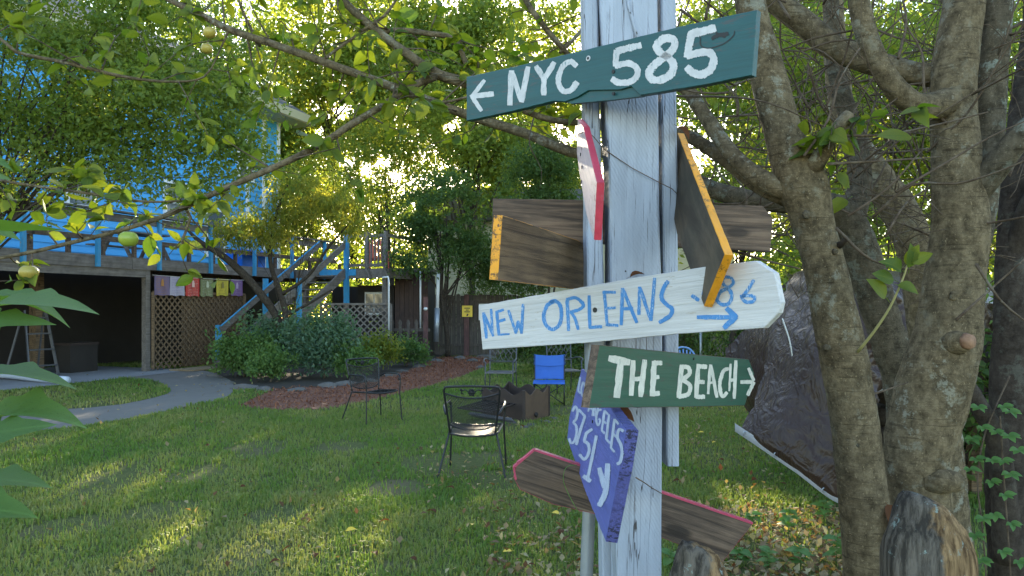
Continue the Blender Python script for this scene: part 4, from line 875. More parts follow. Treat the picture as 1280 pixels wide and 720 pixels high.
g1 = [[(986, 344, 7.0), (957, 408, 6.75), (948, 462, 6.55), (934, 503, 6.45), (918, 537, 6.35)], [(1004, 340, 6.7), (992, 420, 6.3), (976, 490, 6.15), (958, 530, 6.1), (948, 557, 6.1)], [(1030, 340, 6.4), (1020, 430, 6.0), (1010, 510, 5.9), (1000, 560, 5.85), (992, 587, 5.85)], [(1060, 345, 6.2), (1058, 440, 5.85), (1056, 520, 5.7), (1056, 585, 5.6), (1057, 628, 5.55)],
      [(1085, 350, 6.2), (1084, 410, 5.95), (1080, 470, 5.85), (1074, 530, 5.75), (1068, 560, 5.7)], [(1110, 356, 6.3), (1108, 400, 6.1), (1105, 440, 6.0), (1100, 470, 5.95), (1096, 488, 5.9)], [(1175, 372, 6.6), (1172, 410, 6.4), (1170, 440, 6.3), (1168, 470, 6.25), (1165, 492, 6.2)], [(1240, 385, 6.9), (1235, 420, 6.8), (1230, 450, 6.7), (1228, 475, 6.65), (1226, 495, 6.6)]]
pts, fs = surf(g1, 110, 80, .06, 1.0); mb = MB(); mb.add(pts, fs); o = mb.build('sheet', M['tarp'], tarp, True)
hemrow = pts[-111:]; m2 = MB(); hv = []
for i, p in enumerate(hemrow):
    hv += [p + Vector((0, -.012, .055)), p + Vector((.0, -.016, -.012)), p + Vector((0, .012, -.012))]
m2.add(hv, [(3 * i + k, 3 * i + 3 + k, 3 * i + 4 + k, 3 * i + 1 + k) for i in range(110) for k in (0, 1)]); m2.build('hem', M['hem'], tarp, True)
for i in (8, 24, 40, 54, 74, 92):
    p = hemrow[i] + Vector((0, -.022, .024)); m3 = MB(); ring = [p + Vector((.017 * math.cos(a), 0, .017 * math.sin(a))) for a in [k * math.pi / 5 for k in range(11)]]; m3.tube(ring, .005, 6, False); m3.build('grommet', M['galv'], tarp, True)
pts, fs = surf([[(903, 438, 8.3), (904, 450, 8.25), (908, 470, 8.2), (925, 500, 8.2)], [(930, 412, 8.1), (930, 450, 7.9), (932, 490, 7.8), (940, 520, 7.8)], [(955, 398, 7.8), (955, 440, 7.5), (957, 480, 7.4), (962, 530, 7.4)], [(985, 370, 7.4), (985, 430, 7.1), (988, 480, 7.0), (990, 540, 7.0)], [(1010, 345, 7.1), (1010, 430, 6.9), (1012, 480, 6.8), (1015, 540, 6.8)]], 50, 36, .05, 5.0)
mb = MB(); mb.add(pts, fs); mb.build('back_fold', M['tarp'], tarp, True)
pts, fs = surf([[(985, 345, 7.1), (1000, 338, 7.5), (1020, 333, 8.2)], [(1060, 343, 6.2), (1070, 336, 6.9), (1080, 332, 7.6)], [(1110, 354, 6.35), (1120, 345, 7.0), (1125, 340, 7.6)], [(1240, 384, 6.9), (1245, 372, 7.4), (1250, 362, 8)]], 40, 14, .03, 8.0)
mb = MB(); mb.add(pts, fs); mb.build('top_fold', M['tarp'], tarp, True)
mb = MB(); c = catmull([tuple(P(*q)) for q in ((978, 398, 6.3), (988, 430, 6.2), (992, 470, 6.2), (984, 500, 6.2), (976, 510, 6.2))], .03); mb.tube([tuple(p) for p in c], .006, 6); mb.build('tie_cord', M['letter_cream'], tarp, True)
mb = MB(); c = catmull([tuple(P(*q)) for q in ((966, 388, 1.9), (976, 392, 2.2), (984, 372, 3.6), (996, 336, 6.6))], .05); mb.tube([tuple(p) for p in c], .004, 6)
rack = thing('firewood_rack', 'dark timber firewood rack standing under the brown tarpaulin', 'rack', (3.0, 6.9, 0))
for x, y in ((3.25, 6.3), (4.0, 6.7), (2.9, 7.5), (3.6, 7.6)): mb = MB(); mb.box((x, y, .85), (.09, .09, 1.7)); mb.build('upright', M['tanwood'], rack)
mb = MB(); mb.beam((2.75, 6.6, .18), (4.2, 6.9, .18), .09, .09); mb.build('rail', M['darkwood'], rack); mb = MB(); mb.beam((2.75, 7.3, .18), (4.2, 7.7, .18), .09, .09); mb.build('rail', M['darkwood'], rack)
for i in range(34):
    r = R_.uniform(.05, .085); x = 2.75 + (i % 9) * .17; z = .30 + (i // 9) * .17; mb = MB(); mb.tube([(x, 6.75 + R_.uniform(-.05, .05), z), (x + .04, 7.25, z)], r, 9, True, 0, .12, i, 12); mb.build('log', M['darkbark'], rack, True)

# ------------------------------------------------------------------ garden chairs
def smooth_path(pts, step=.03): return [tuple(p) for p in catmull(pts, step)]
def wrought_chair(mesh_seat=True):
    t = thing('garden_chair', 'x', 'chair'); r = .0098
    for s in (-1, 1):
        mb = MB(); mb.tube(smooth_path([(s * .285, .30, 0), (s * .275, .285, .2), (s * .265, .27, .42), (s * .272, .272, .56), (s * .276, .255, .635), (s * .276, .20, .665)]), r, 8); mb.build('front_leg', M['iron'], t, True, local=True)
        mb = MB(); mb.tube(smooth_path([(s * .32, -.34, 0), (s * .27, -.27, .22), (s * .225, -.22, .41)]), r, 8); mb.build('rear_leg', M['iron'], t, True, local=True)
        mb = MB(); mb.tube(smooth_path([(s * .25, -.27, .60), (s * .285, -.15, .655), (s * .29, .05, .665), (s * .278, .20, .665), (s * .272, .265, .64), (s * .27, .275, .60), (s * .27, .245, .588), (s * .27, .225, .61)]), r * 1.1, 8); mb.build('armrest', M['iron'], t, True, local=True)
    mb = MB(); fr = [(-.225, -.22, .41), (-.245, .0, .425), (-.25, .22, .44), (-.20, .255, .43), (0, .265, .415), (.20, .255, .43), (.25, .22, .44), (.245, 0, .425), (.225, -.22, .41), (.12, -.235, .395), (0, -.24, .388), (-.12, -.235, .395), (-.225, -.22, .41)]
    mb.tube(smooth_path(fr), r * 1.1, 8, False); mb.build('seat_frame', M['iron'], t, True, local=True)
    mb = MB(); fb = [(-.215, -.225, .42), (-.24, -.265, .62), (-.262, -.315, .83), (-.25, -.325, .858), (-.12, -.335, .868), (0, -.338, .87), (.12, -.335, .868), (.25, -.325, .858), (.262, -.315, .83), (.24, -.265, .62), (.215, -.225, .42)]
    mb.tube(smooth_path(fb), r * 1.1, 8)
    mb.tube(smooth_path([(-.226, -.235, .50), (-.12, -.225, .455), (0, -.222, .445), (.12, -.225, .455), (.226, -.235, .50)]), r * .8, 6)
    mb.tube(smooth_path([(-.255, -.31, .80), (-.13, -.295, .765), (0, -.29, .752), (.13, -.295, .765), (.255, -.31, .80)]), r * .8, 6); mb.build('back_frame', M['iron'], t, True, local=True)
    # expanded metal, woven of two crossing sets of wires
    def mesh_panel(name, fn, nu, nv, ru):
        mb = MB()
        for k in range(-nv, nu + 1):
            for sgn in (1, -1):
                pts = []
                for i in range(13):
                    t_ = i / 12; uu = (k + nv * t_) / nu if sgn > 0 else (k + nv * (1 - t_)) / nu
                    if 0 <= uu <= 1: pts.append(fn(uu, t_))
                if len(pts) > 1: mb.tube(pts, ru, 3, False)
        mb.build(name, M['iron'], t, False, 'stuff', local=True)
    mesh_panel('seat_mesh', lambda u, v: ((u - .5) * (.44 + .05 * v), -.225 + .48 * v, .412 + .022 * v - .022 * (1 - (2 * u - 1) ** 2)), 22, 14, .003)
    mesh_panel('back_mesh', lambda u, v: ((u - .5) * (.44 + .06 * v), -.232 - .075 * v - .0 * u + .006, .50 + .30 * v - (.05 + .0 * v) * (1 - (2 * u - 1) ** 2) * (1 - 0 * v)), 22, 10, .003)
    mb = MB(); mb.tube([(0, -.318, .81), (0, -.326, .81)], .026, 12)
    for k in range(6): a = k * math.pi / 3; mb.tube([(.024 * math.cos(a), -.318, .81 + .024 * math.sin(a)), (.024 * math.cos(a), -.326, .81 + .024 * math.sin(a))], .014, 8)
    for s in (-1, 1): mb.tube(smooth_path([(s * .03, -.32, .815), (s * .06, -.322, .835), (s * .09, -.322, .825), (s * .095, -.32, .80), (s * .075, -.318, .795)], .012), .006, 6); mb.tube([(s * .1, -.322, .835), (s * .1, -.33, .835)], .013, 8)
    mb.build('leaf_ornament', M['iron'], t, True, local=True)
    return t
ch1 = wrought_chair(); tag(ch1, 'black wrought iron mesh chair seen from behind facing the fire pit', 'chair', 'black wrought iron garden chairs')
ch1.location = (-.36, 7.55, 0); ch1.rotation_euler = (0, 0, math.radians(-3))
ch2 = copy_tree(ch1); tag(ch2, 'black wrought iron mesh chair turned sideways near the red mulch path', 'chair', 'black wrought iron garden chairs')
ch2.location = (-1.96, 10.95, 0); ch2.rotation_euler = (0, 0, math.radians(-140))
def scroll_chair(loc, rz, label):
    t = thing('patio_chair', label, 'chair', loc, rz, 'grey iron patio chairs behind the fire pit'); r = .012
    for s in (-1, 1):
        mb = MB(); mb.tube([(s * .25, .23, 0), (s * .25, .22, .44), (s * .25, .2, .64)], r, 7); mb.build('front_leg', M['greyiron'], t, True, local=True)
        mb = MB(); mb.tube([(s * .26, -.30, 0), (s * .24, -.23, .44), (s * .25, -.30, 1.0)], r, 7); mb.build('rear_leg', M['greyiron'], t, True, local=True)
        mb = MB(); mb.tube(smooth_path([(s * .245, -.25, .64), (s * .28, -.05, .68), (s * .28, .18, .67), (s * .26, .22, .62)]), r, 7); mb.build('armrest', M['greyiron'], t, True, local=True)
    mb = MB(); mb.box((0, 0, .44), (.5, .48, .02)); mb.build('seat', M['greyiron'], t, local=True)
    mb = MB(); mb.tube(smooth_path([(-.25, -.30, 1.0), (-.1, -.305, 1.02), (.1, -.305, 1.02), (.25, -.30, 1.0)]), r, 7); mb.tube([(-.245, -.26, .62), (.245, -.26, .62)], r * .8, 6)
    for k in range(5):
        x = -.2 + .1 * k; mb.tube(smooth_path([(x, -.26, .62), (x + .05, -.27, .74), (x - .05, -.285, .88), (x + .04, -.30, 1.0)]), .006, 5); mb.tube(smooth_path([(x, -.26, .62), (x - .05, -.27, .74), (x + .05, -.285, .88), (x - .04, -.30, 1.0)]), .006, 5)
    mb.build('scroll_back', M['greyiron'], t, True, local=True); return t
scroll_chair((-.20, 14.0, 0), math.radians(172), 'grey iron patio chair behind the fire pit, below the words NEW')
scroll_chair((.98, 14.4, 0), math.radians(200), 'grey iron patio chair with a scrolled back right behind the blue folding chair')
# folding camp chair
fc = thing('camp_chair', 'small blue canvas folding chair beside the fire pit', 'chair', (.62, 12.9, 0), math.radians(176))
for s in (-1, 1):
    mb = MB(); mb.tube([(s * .25, .22, 0), (s * .25, .20, .37)], .011, 8); mb.build('leg', M['blackmetal'], fc, True, local=True)
    mb = MB(); mb.tube([(s * .25, -.22, 0), (s * .25, -.20, .40), (s * .25, -.26, .80)], .011, 8); mb.build('leg', M['blackmetal'], fc, True, local=True)
    mb = MB(); mb.tube([(s * .25, .21, .02), (-s * .25, .19, .36)], .008, 6); mb.build('brace', M['blackmetal'], fc, True, local=True)
    mb = MB(); mb.tube([(s * .25, -.21, .02), (s * .25, .2, .36)], .008, 6); mb.build('brace', M['blackmetal'], fc, True, local=True)
def cloth(fn, nu=14, nv=10, th=.004):
    mb = MB(); vs = [fn(i / nu, j / nv) for j in range(nv + 1) for i in range(nu + 1)]
    mb.add(vs, [(j * (nu + 1) + i, j * (nu + 1) + i + 1, (j + 1) * (nu + 1) + i + 1, (j + 1) * (nu + 1) + i) for j in range(nv) for i in range(nu)])
    mb.add([Vector(v) + Vector((0, -th, -th)) for v in vs], [(j * (nu + 1) + i, j * (nu + 1) + i + 1, (j + 1) * (nu + 1) + i + 1, (j + 1) * (nu + 1) + i) for j in range(nv) for i in range(nu)]); return mb
cloth(lambda u, v: ((u - .5) * .52, -.2 + .43 * v, .385 - .05 * math.sin(math.pi * u) * math.sin(math.pi * v) + .006 * noise.noise(Vector((u * 6, v * 6, 0))) - .03 * max(0, v - .9) * 10)).build('seat', M['canvas'], fc, True, local=True)
cloth(lambda u, v: ((u - .5) * .52, -.2 - .065 * v - .045 * math.sin(math.pi * u) + .012 * noise.noise(Vector((u * 7, v * 4, 2))), .40 + .40 * v - .02 * math.sin(math.pi * u) * v)).build('backrest', M['canvas'], fc, True, local=True)
cloth(lambda u, v: ((u - .5) * .525, -.19 - .065 * (.55 + .45 * v) - .03 * math.sin(math.pi * u), .42 + .39 * (.55 + .45 * v) - .02 * math.sin(math.pi * u)), 12, 3).build('back_pocket', M['canvas'], fc, True, local=True)
# pale blue plastic chair
pc = thing('plastic_chair', 'pale blue plastic garden chair with a slotted rounded back, beyond the green board', 'chair', (3.05, 13.2, 0), math.radians(190))
mb = MB()
for k in range(7):
    x = -.195 + .065 * k; h = .92 - .55 * abs(x) ** 1.6 * 2; mb.beam((x * .8, -.22, .40), (x, -.34, h - .04), .012, .046, (0, 1, 0))
top = [(-.23 + .0 , -.325, .70), (-.2, -.335, .80), (-.12, -.345, .885), (0, -.35, .915), (.12, -.345, .885), (.2, -.335, .80), (.23, -.325, .70), (.22, -.27, .5), (.2, -.22, .40)]
mb.tube(smooth_path([(-.2, -.22, .40), (-.22, -.27, .5)] + top), .016, 8); mb.build('backrest', M['plasticblue'], pc, True, local=True)
mb = MB(); mb.box((0, .02, .39), (.46, .48, .03)); mb.build('seat', M['plasticblue'], pc, local=True)
for s in (-1, 1):
    for y in (-.22, .22): mb = MB(); mb.beam((s * .24, y * 1.15, 0), (s * .21, y, .39), .045, .05); mb.build('leg', M['plasticblue'], pc, local=True)
    mb = MB(); mb.tube(smooth_path([(s * .23, -.26, .62), (s * .27, 0, .63), (s * .26, .22, .60), (s * .23, .23, .4)]), .022, 8); mb.build('armrest', M['plasticblue'], pc, True, local=True)
# fire pit
fp = thing('fire_pit', 'square rusty steel fire pit with a scalloped rim and swing out grate', 'fire pit', (.10, 11.3, 0))
c0, c1, c2, c3 = Vector((.165, 10.72, 0)), Vector((-.42, 11.35, 0)), Vector((.54, 11.38, 0)), Vector((-.045, 12.02, 0))
def rimmed(a, b, name, mat, low=.27, hi=.45):
    n = 40; mb = MB(); d = (b - a); nn = Vector((d.y, -d.x, 0)).normalized() * .012
    for i in range(n + 1):
        t = i / n; h = hi - (hi - low) * .5 * (1 - math.cos(2 * math.pi * (t * 2.0))) * .40
        if t < .06 or t > .94: h = hi
        for k in (0, 1): mb.v += [tuple(a + d * t + nn * (k - .5)), tuple(a + d * t + nn * (k - .5) + Vector((0, 0, h)))]
    for i in range(n):
        o = 4 * i; mb.f += [(o, o + 4, o + 5, o + 1), (o + 2, o + 3, o + 7, o + 6), (o + 1, o + 5, o + 7, o + 3)]; mb.m += [0, 0, 0]
    mb.f += [(0, 1, 3, 2), (4 * n, 4 * n + 2, 4 * n + 3, 4 * n + 1)]; mb.m += [0, 0]; return mb.build(name, M[mat], fp)
rimmed(c1, c0, 'side_panel', 'rust'); rimmed(c0, c2, 'side_panel', 'rustlight'); rimmed(c2, c3, 'side_panel', 'rust'); rimmed(c3, c1, 'side_panel', 'rust')
for c in (c0, c1, c2, c3): mb = MB(); mb.beam(c, c + Vector((0, 0, .46)), .04, .04); mb.build('corner_post', M['rust'], fp)
for k in range(7):
    a = c1.lerp(c0, .10 + .12 * k) + Vector((-.02, -.04, .26)); mb = MB(); mb.tube([a, a + Vector((-.36, -.60, -.04))], .012, 7); mb.build('grate_bar', M['rust'], fp, True)
mb = MB(); a = c1.lerp(c0, .06) + Vector((-.36, -.62, .22)); b = c1.lerp(c0, .9) + Vector((-.36, -.62, .22)); mb.tube([a, b], .014, 8); mb.build('grate_bar', M['rust'], fp, True)
mb = MB(); hl_ = [P(588 + 52 * i / 160, 517.5 + 8 * i / 160, 9.65) + Vector((0, .026 * math.cos(i * 1.25), .026 * math.sin(i * 1.25))) for i in range(161)]; mb.tube(hl_, .007, 5); mb.tube([P(586, 517, 9.65), P(642, 526, 9.65)], .014, 7); mb.build('coil_handle', M['greyiron'], fp, True)
mb = MB(); ash = [(c0.lerp(c3, .5) + Vector((R_.gauss(0, .16), R_.gauss(0, .16), .06))) for _ in range(9)]
for p in ash: mb.tube([p, p + Vector((R_.gauss(0, .1), R_.gauss(0, .1), .04))], .03, 6, True, 0, .3, p.x)
mb.build('ash', M['found'], fp, False, 'stuff')

# ------------------------------------------------------------------ blue house and deck
def empty_at(name, label, cat, p, rz=DRZ, group=None): return thing(name, label, cat, p, rz, group)
house = empty_at('house', 'bright blue clapboard house behind the raised deck', 'house', DL(0, 3.5))
HL, HR, HT = -7.0, 13.6, 9.0
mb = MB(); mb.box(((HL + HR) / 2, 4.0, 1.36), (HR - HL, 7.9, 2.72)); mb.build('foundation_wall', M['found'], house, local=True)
mb = MB(); mb.box(((HL + HR) / 2, 4.02, 5.86), (HR - HL, 7.8, 6.27)); mb.build('wall', M['siding'], house, local=True)
mb = MB(); L = HR - HL; mb.add([(0, 0, 0), (L, 0, 0), (L, -.03, 0), (0, -.03, 0), (0, -.004, .205), (L, -.004, .205), (L, .0, .205), (0, 0, .205)], [(0, 1, 2, 3), (3, 2, 5, 4), (4, 5, 6, 7), (0, 3, 4, 7), (1, 6, 5, 2)])
sb = mb.mesh('siding_board', M['siding'])
for k in range(31): inst(sb, 'siding_board', house, (HL, .115, 2.76 + .2 * k))
mb = MB(); Lr = 7.8; mb.add([(0, 0, 0), (0, Lr, 0), (.03, Lr, 0), (.03, 0, 0), (.004, 0, .205), (.004, Lr, .205), (0, Lr, .205), (0, 0, .205)], [(0, 1, 2, 3), (3, 2, 5, 4), (4, 5, 6, 7), (0, 3, 4, 7), (1, 6, 5, 2)])
sb2 = mb.mesh('siding_board', M['siding'])
for k in range(31): inst(sb2, 'siding_board', house, (HR + .002, .12, 2.76 + .2 * k))
for x, w in ((HR - .06, .14), (HR - .95, .16), (HR - 1.9, .14)):
    mb = MB(); mb.box((x, .07, 5.9), (w, .06, 6.1)); mb.build('trim_board', M['trim'], house, local=True)
for (x, z, w, h) in ((4.6, 5.1, .9, 1.3), (8.2, 5.0, 1.0, 1.3), (10.0, 4.2, .9, 1.6), (1.5, 4.2, 1.0, 1.5), (11.6, 7.0, .8, 1.4), (-2.5, 5.0, 1.0, 1.4)):
    mb = MB()
    for (cx, cz, ww, hh) in ((x - w / 2, z, .10, h + .1), (x + w / 2, z, .10, h + .1)): mb.box((cx, .06, cz), (ww, .08, hh))
    for (cx, cz, ww, hh) in ((x, z + h / 2, w - .1, .10), (x, z - h / 2, w - .1, .10), (x, z, w - .1, .05)): mb.box((cx, .061, cz), (ww, .07, hh))
    fr = mb.build('window', M['trim'], house, local=True); mb = MB(); mb.box((x, .075, z), (w - .08, .02, h - .08)); mb.build('pane', M['glass'], fr, local=True)
mb = MB(); mb.add([(HL - .6, -.9, HT - .15), (HR + .9, -.9, HT - .15), (HR + .9, -.9, HT + .15), (HL - .6, -.9, HT + .15), (HL - .6, 4, HT + 3.0), (HR + .9, 4, HT + 3.0), (HL - .6, 8.7, HT + .15), (HR + .9, 8.7, HT + .15), (HL - .6, 8.7, HT - .15), (HR + .9, 8.7, HT - .15)],
                  [(0, 1, 2, 3), (3, 2, 5, 4), (4, 5, 7, 6), (6, 7, 9, 8), (0, 8, 9, 1), (0, 3, 4, 6, 8), (1, 9, 7, 5, 2)]); mb.build('roof', M['roof'], house, local=True)
mb = MB(); mb.box(((HL + HR) / 2 + .15, -.93, HT), (HR - HL + 1.5, .04, .32)); mb.build('fascia', M['cream'], house, local=True)
mb = MB(); mb.box(((HL + HR) / 2 + .15, -.42, HT - .17), (HR - HL + 1.5, .96, .03)); mb.build('soffit', M['cream'], house, local=True)

deck = empty_at('deck', 'raised grey timber deck with blue rail posts along the blue house', 'deck', DL(0, 0))
DZ = 2.84
def dpart(name, mat, *boxes, parent=None, label=None):
    mb = MB()
    for c, d in boxes: mb.box(c, d)
    return mb.build(name, M[mat], parent or deck, local=True, label=label)
for k in range(23): dpart('floor_board', 'greywood', ((2.9, .08 + .145 * k, DZ - .02), (18.2, .138, .035)))
for k in range(4): dpart('fascia_board', 'greywood', ((-4 + 4.6 * k, -.022 - .0, DZ - .145), (4.59, .04, .285)))
for k in range(14): dpart('joist', 'darkwood', ((-5 + 1.3 * k, 1.7, DZ - .17), (.045, 3.3, .25)))
for k in range(-3, 7): dpart('rail_post', 'bluepaint', ((1.86 * k, -.085, DZ + .38), (.085, .085, 1.32)))
for k in range(4):
    dpart('rail_cap', 'greywood', ((-4 + 4.6 * k, -.06, DZ + 1.06), (4.59, .20, .038)))
    dpart('top_rail', 'greywood', ((-4 + 4.6 * k, -.02, DZ + .92), (4.58, .036, .19)))
    dpart('bench_seat', 'darkwood', ((-4 + 4.6 * k, .22, DZ + .44), (4.57, .34, .05)), ((-4 + 4.6 * k, .05, DZ + .40), (4.57, .03, .12)))
for k in range(-6, 14): dpart('bench_leg', 'darkwood', ((.93 * k + .3, .10, DZ + .17), (.085, .085, .34)))
for x in (-4.5, -.9, 3.42): dpart('support_post', 'greywood', ((x, .05, 1.3), (.14, .14, 2.6)))
dpart('support_post', 'tanwood', ((1.9, 1.9, 1.3), (.22, .22, 2.6)))
dpart('beam', 'greywood', ((-.6, .03, DZ - .38), (8.0, .09, .19)))
# landing where the stair starts
LX0, LX1, LY0, LY1 = 9.5, 12.2, -3.45, -.1
dpart('landing_floor', 'greywood', (((LX0 + LX1) / 2, (LY0 + LY1) / 2, DZ - .03), (LX1 - LX0, LY1 - LY0, .05)))
dpart('fascia_board', 'greywood', ((LX0 - .02, (LY0 + LY1) / 2, DZ - .17), (.04, LY1 - LY0, .27))); dpart('fascia_board', 'greywood', (((LX0 + LX1) / 2, LY0 - .02, DZ - .17), (LX1 - LX0, .04, .27)))
for y in (-2.02,): dpart('rail_post', 'bluepaint', ((LX0 - .07, y, DZ + .05), (.13, .13, 2.3)))
dpart('cross_board', 'bluepaint', ((LX0 - .05, -1.6, DZ - .12), (.03, 1.5, .2)))
for y in (-2.75, -3.4): dpart('rail_post', 'greywood', ((LX0 - .06, y, DZ + .42), (.11, .11, 1.45)))
for y in (-2.75, -3.4):
    mb = MB(); mb.beam((LX0 - .12, y + .05, DZ + .15), (LX0 - .14, y - .16, DZ - .33), .05, .10, (1, 0, 0)); mb.build('brace', M['greywood'], deck, local=True)
for k in range(4): dpart('baluster', 'greywood', ((LX0 - .03, -2.88 - .13 * k, DZ + .50), (.035, .04, .92)))
dpart('top_rail', 'greywood', ((LX0 - .03, -2.72, DZ + 1.02), (.05, 1.36, .09))); dpart('bottom_rail', 'greywood', ((LX0 - .03, -2.72, DZ + .10), (.05, 1.36, .09)))
dpart('top_rail', 'greywood', (((LX0 + LX1) / 2, LY0 + .03, DZ + 1.02), (LX1 - LX0, .05, .09)))
for x, y in ((LX0 + .1, -3.3), (LX1 - .1, -3.3), (LX0 + .1, -1.9), (LX0 + .1, -.4)): dpart('support_post', 'greywood', ((x, y, 1.28), (.14, .14, 2.5)))
# stair
st = empty_at('stairs', 'grey timber stair with blue rails coming down from the deck', 'stairs', DL(9.4, -1.5))
NS = 13; RUN = 4.7
for k in range(NS - 1):
    z = DZ - DZ * (k + 1) / NS; x = -RUN * (k + .5) / NS
    mb = MB(); mb.box((x - .02, 0, z - .02), (RUN / NS + .02, .98, .04)); mb.build('tread', M['greywood'], st, local=True)
for s in (-.5, .5):
    mb = MB(); mb.beam((0, s, DZ - .12), (-RUN, s, -.0 + .05), .045, .28); mb.build('stringer', M['greywood'], st, local=True)
    mb = MB(); mb.beam((.05, s, DZ + .78), (-RUN + .2, s, 1.02), .045, .17); mb.build('rail_board', M['greywood'], st, local=True)
    mb = MB(); mb.beam((.05, s - .01, DZ + .89), (-RUN + .2, s - .01, 1.13), .05, .02); mb.build('handrail', M['greywood' if s < 0 else 'bluepaint'], st, local=True)
    for x, z0, z1 in ((-2.55, .75, 2.45), (-4.5, 0, 1.15)): mb = MB(); mb.box((x, s - .07 * (1 if s < 0 else -1), (z0 + z1) / 2), (.15, .09, z1 - z0)); mb.build('stair_post', M['bluepaint'], st, local=True)
# lattice screens
def lattice(name, label, a, b, z0, z1, sp, w, mat, split=None):
    a, b = Vector(a), Vector(b); t = thing(name, label, 'lattice', (a.x, a.y, 0)); L = (b - a).length; e = (b - a).normalized(); nn = Vector((e.y, -e.x, 0)); H = z1 - z0
    for layer, sg in ((0, 1), (1, -1)):
        k = -H
        while k < L + H:
            pts = []
            # line x = k + sg*z (z from 0..H) clipped to 0..L
            for z in (0, H):
                pass
            f = (lambda z: k + z) if sg > 0 else (lambda z: k + H - z)
            z_lo, z_hi = 0.0, H
            zs = sorted([(0 - k) * 1.0, (L - k) * 1.0]) if sg > 0 else sorted([k + H - L, k + H])
            lo, hi = max(0, zs[0]), min(H, zs[1])
            if hi - lo > .08:
                p = a + e * f(lo) + Vector((0, 0, z0 + lo)) + nn * (.009 * layer); q = a + e * f(hi) + Vector((0, 0, z0 + hi)) + nn * (.009 * layer)
                mb = MB(); mb.beam(p, q, .008, w, nn.cross((q - p).normalized())); mb.build('slat', M[mat], t)
            k += sp * 1.414
    for p, q in (((a + Vector((0, 0, z0))), (a + Vector((0, 0, z1)))), ((b + Vector((0, 0, z0))), (b + Vector((0, 0, z1))))): mb = MB(); mb.beam(p + nn * .02, q + nn * .02, .07, .05); mb.build('frame', M[mat], t)
    mb = MB(); mb.beam(a + Vector((0, 0, z1)) + nn * .02, b + Vector((0, 0, z1)) + nn * .02, .05, .06); mb.build('frame', M[mat], t)
    if split is not None:
        m = a.lerp(b, split); mb = MB(); c = (m + b) / 2 - nn * .03; mb.beam(Vector((m.x, m.y, (z0 + z1) / 2)) - nn * .04, Vector((b.x, b.y, (z0 + z1) / 2)) - nn * .04, .012, H, (0, 0, 1)); mb.build('backing_board', M['brownshed'] if False else M['tanwood'], t)
lattice('lattice_screen', 'brown lattice screen under the deck below the prayer flags', DL(3.52, -.06), DL(7.0, -.06), .05, 2.0, .135, .042, 'tanwood', .30)
lattice('lattice_screen', 'weathered lattice screen under the stair landing behind the shrubs', (-5.75, 23.3, 0), (-3.72, 23.8, 0), .35, 1.72, .145, .045, 'greywood')
# prayer flags on a line
pf = empty_at('prayer_flags', 'string of six faded printed prayer flags under the deck edge', 'flags', DL(3.5, -.12))
cols = [('purple', (.17, .125, .21), (.35, .16, .05)), ('pale', (.42, .38, .46), (.2, .15, .3)), ('red', (.50, .05, .04), (.6, .4, .34)), ('green', (.19, .20, .09), (.4, .42, .3)), ('yellow', (.56, .44, .05), (.2, .16, .04)), ('violet', (.20, .10, .24), (.4, .3, .4))]
mb = MB(); mb.tube([(-.05, 0, 2.43), (1.9, -.01, 2.40), (3.9, 0, 2.42)], .006, 5); mb.build('string', M['letter_cream'], pf, local=True)
fx = [0.02, .545, 1.10, 1.64, 2.25, 2.85]
for i, (nm, c, ink) in enumerate(cols):
    w, h = .50, .50 - .03 * (i in (4, 5)); nu, nv = 10, 8; mb = MB(); vs = []
    for j in range(nv + 1):
        for q in range(nu + 1):
            vs.append(((q / nu - .5) * w, .015 * math.sin(q * 1.1 + i) * (j / nv) + .012 * noise.noise(Vector((q * .4, j * .4, i))), -h * j / nv + .012 * math.sin(q * .9 + i) * j / nv))
    fs = [(j * (nu + 1) + q, j * (nu + 1) + q + 1, (j + 1) * (nu + 1) + q + 1, (j + 1) * (nu + 1) + q) for j in range(nv) for q in range(nu)]
    mb.add(vs, fs); o = link(mb.mesh('flag', mat_flag(nm + '_flag', c, ink), True), 'flag', pf, None, nm + ' prayer flag with printed lines'); o.location = (fx[i] + .25, 0, 2.42)
    me = MB(); me.box((0, -.02, -.20), (.09, .004, .12)); me.tube([(0, -.016, -.12), (0, -.022, -.12)], .035, 10)
    e = link(me.mesh('emblem', mat_plain(nm + '_emblem', sc(ink, 1.3), .8)), 'emblem', o)
# things on and under the deck
pt = empty_at('picnic_table', 'grey timber picnic table standing on the deck', 'table', DL(4.3, 1.3, DZ))
for k in range(5): mb = MB(); mb.box((0, -.3 + .15 * k, .74), (1.7, .14, .04)); mb.build('top_board', M['greywood'], pt, local=True)
for s in (-.65, .65):
    for q in (-1, 1): mb = MB(); mb.beam((s, q * .55, 0), (s, q * .12, .72), .045, .10, (1, 0, 0)); mb.build('leg', M['greywood'], pt, local=True)
for q in (-1, 1): mb = MB(); mb.box((0, q * .68, .42), (1.7, .24, .04)); mb.build('bench_board', M['greywood'], pt, local=True)
bb = empty_at('storage_box', 'bright blue plastic storage box on the deck near the stair', 'box', DL(8.1, .75, DZ)); mb = MB(); mb.box((0, 0, .24), (1.1, .6, .48)); mb.build('body', M['bin'], bb, local=True); mb = MB(); mb.box((0, 0, .515), (1.16, .66, .06)); mb.build('lid', M['bin'], bb, local=True)
b2 = empty_at('sun_chair', 'faded red slatted garden chair on the stair landing', 'chair', DL(10.4, -2.6, DZ), DRZ + 2.2)
for k in range(6): mb = MB(); mb.beam((-.25 + .1 * k, -.2, .3), (-.25 + .1 * k, -.5, 1.0), .085, .02, (0, 1, .4)); mb.build('back_slat', M['redpaint'], b2, local=True)
for k in range(5): mb = MB(); mb.box((0, -.1 + .11 * k, .35 - .0 * k), (.56, .095, .02)); mb.build('seat_slat', M['redpaint'], b2, local=True)
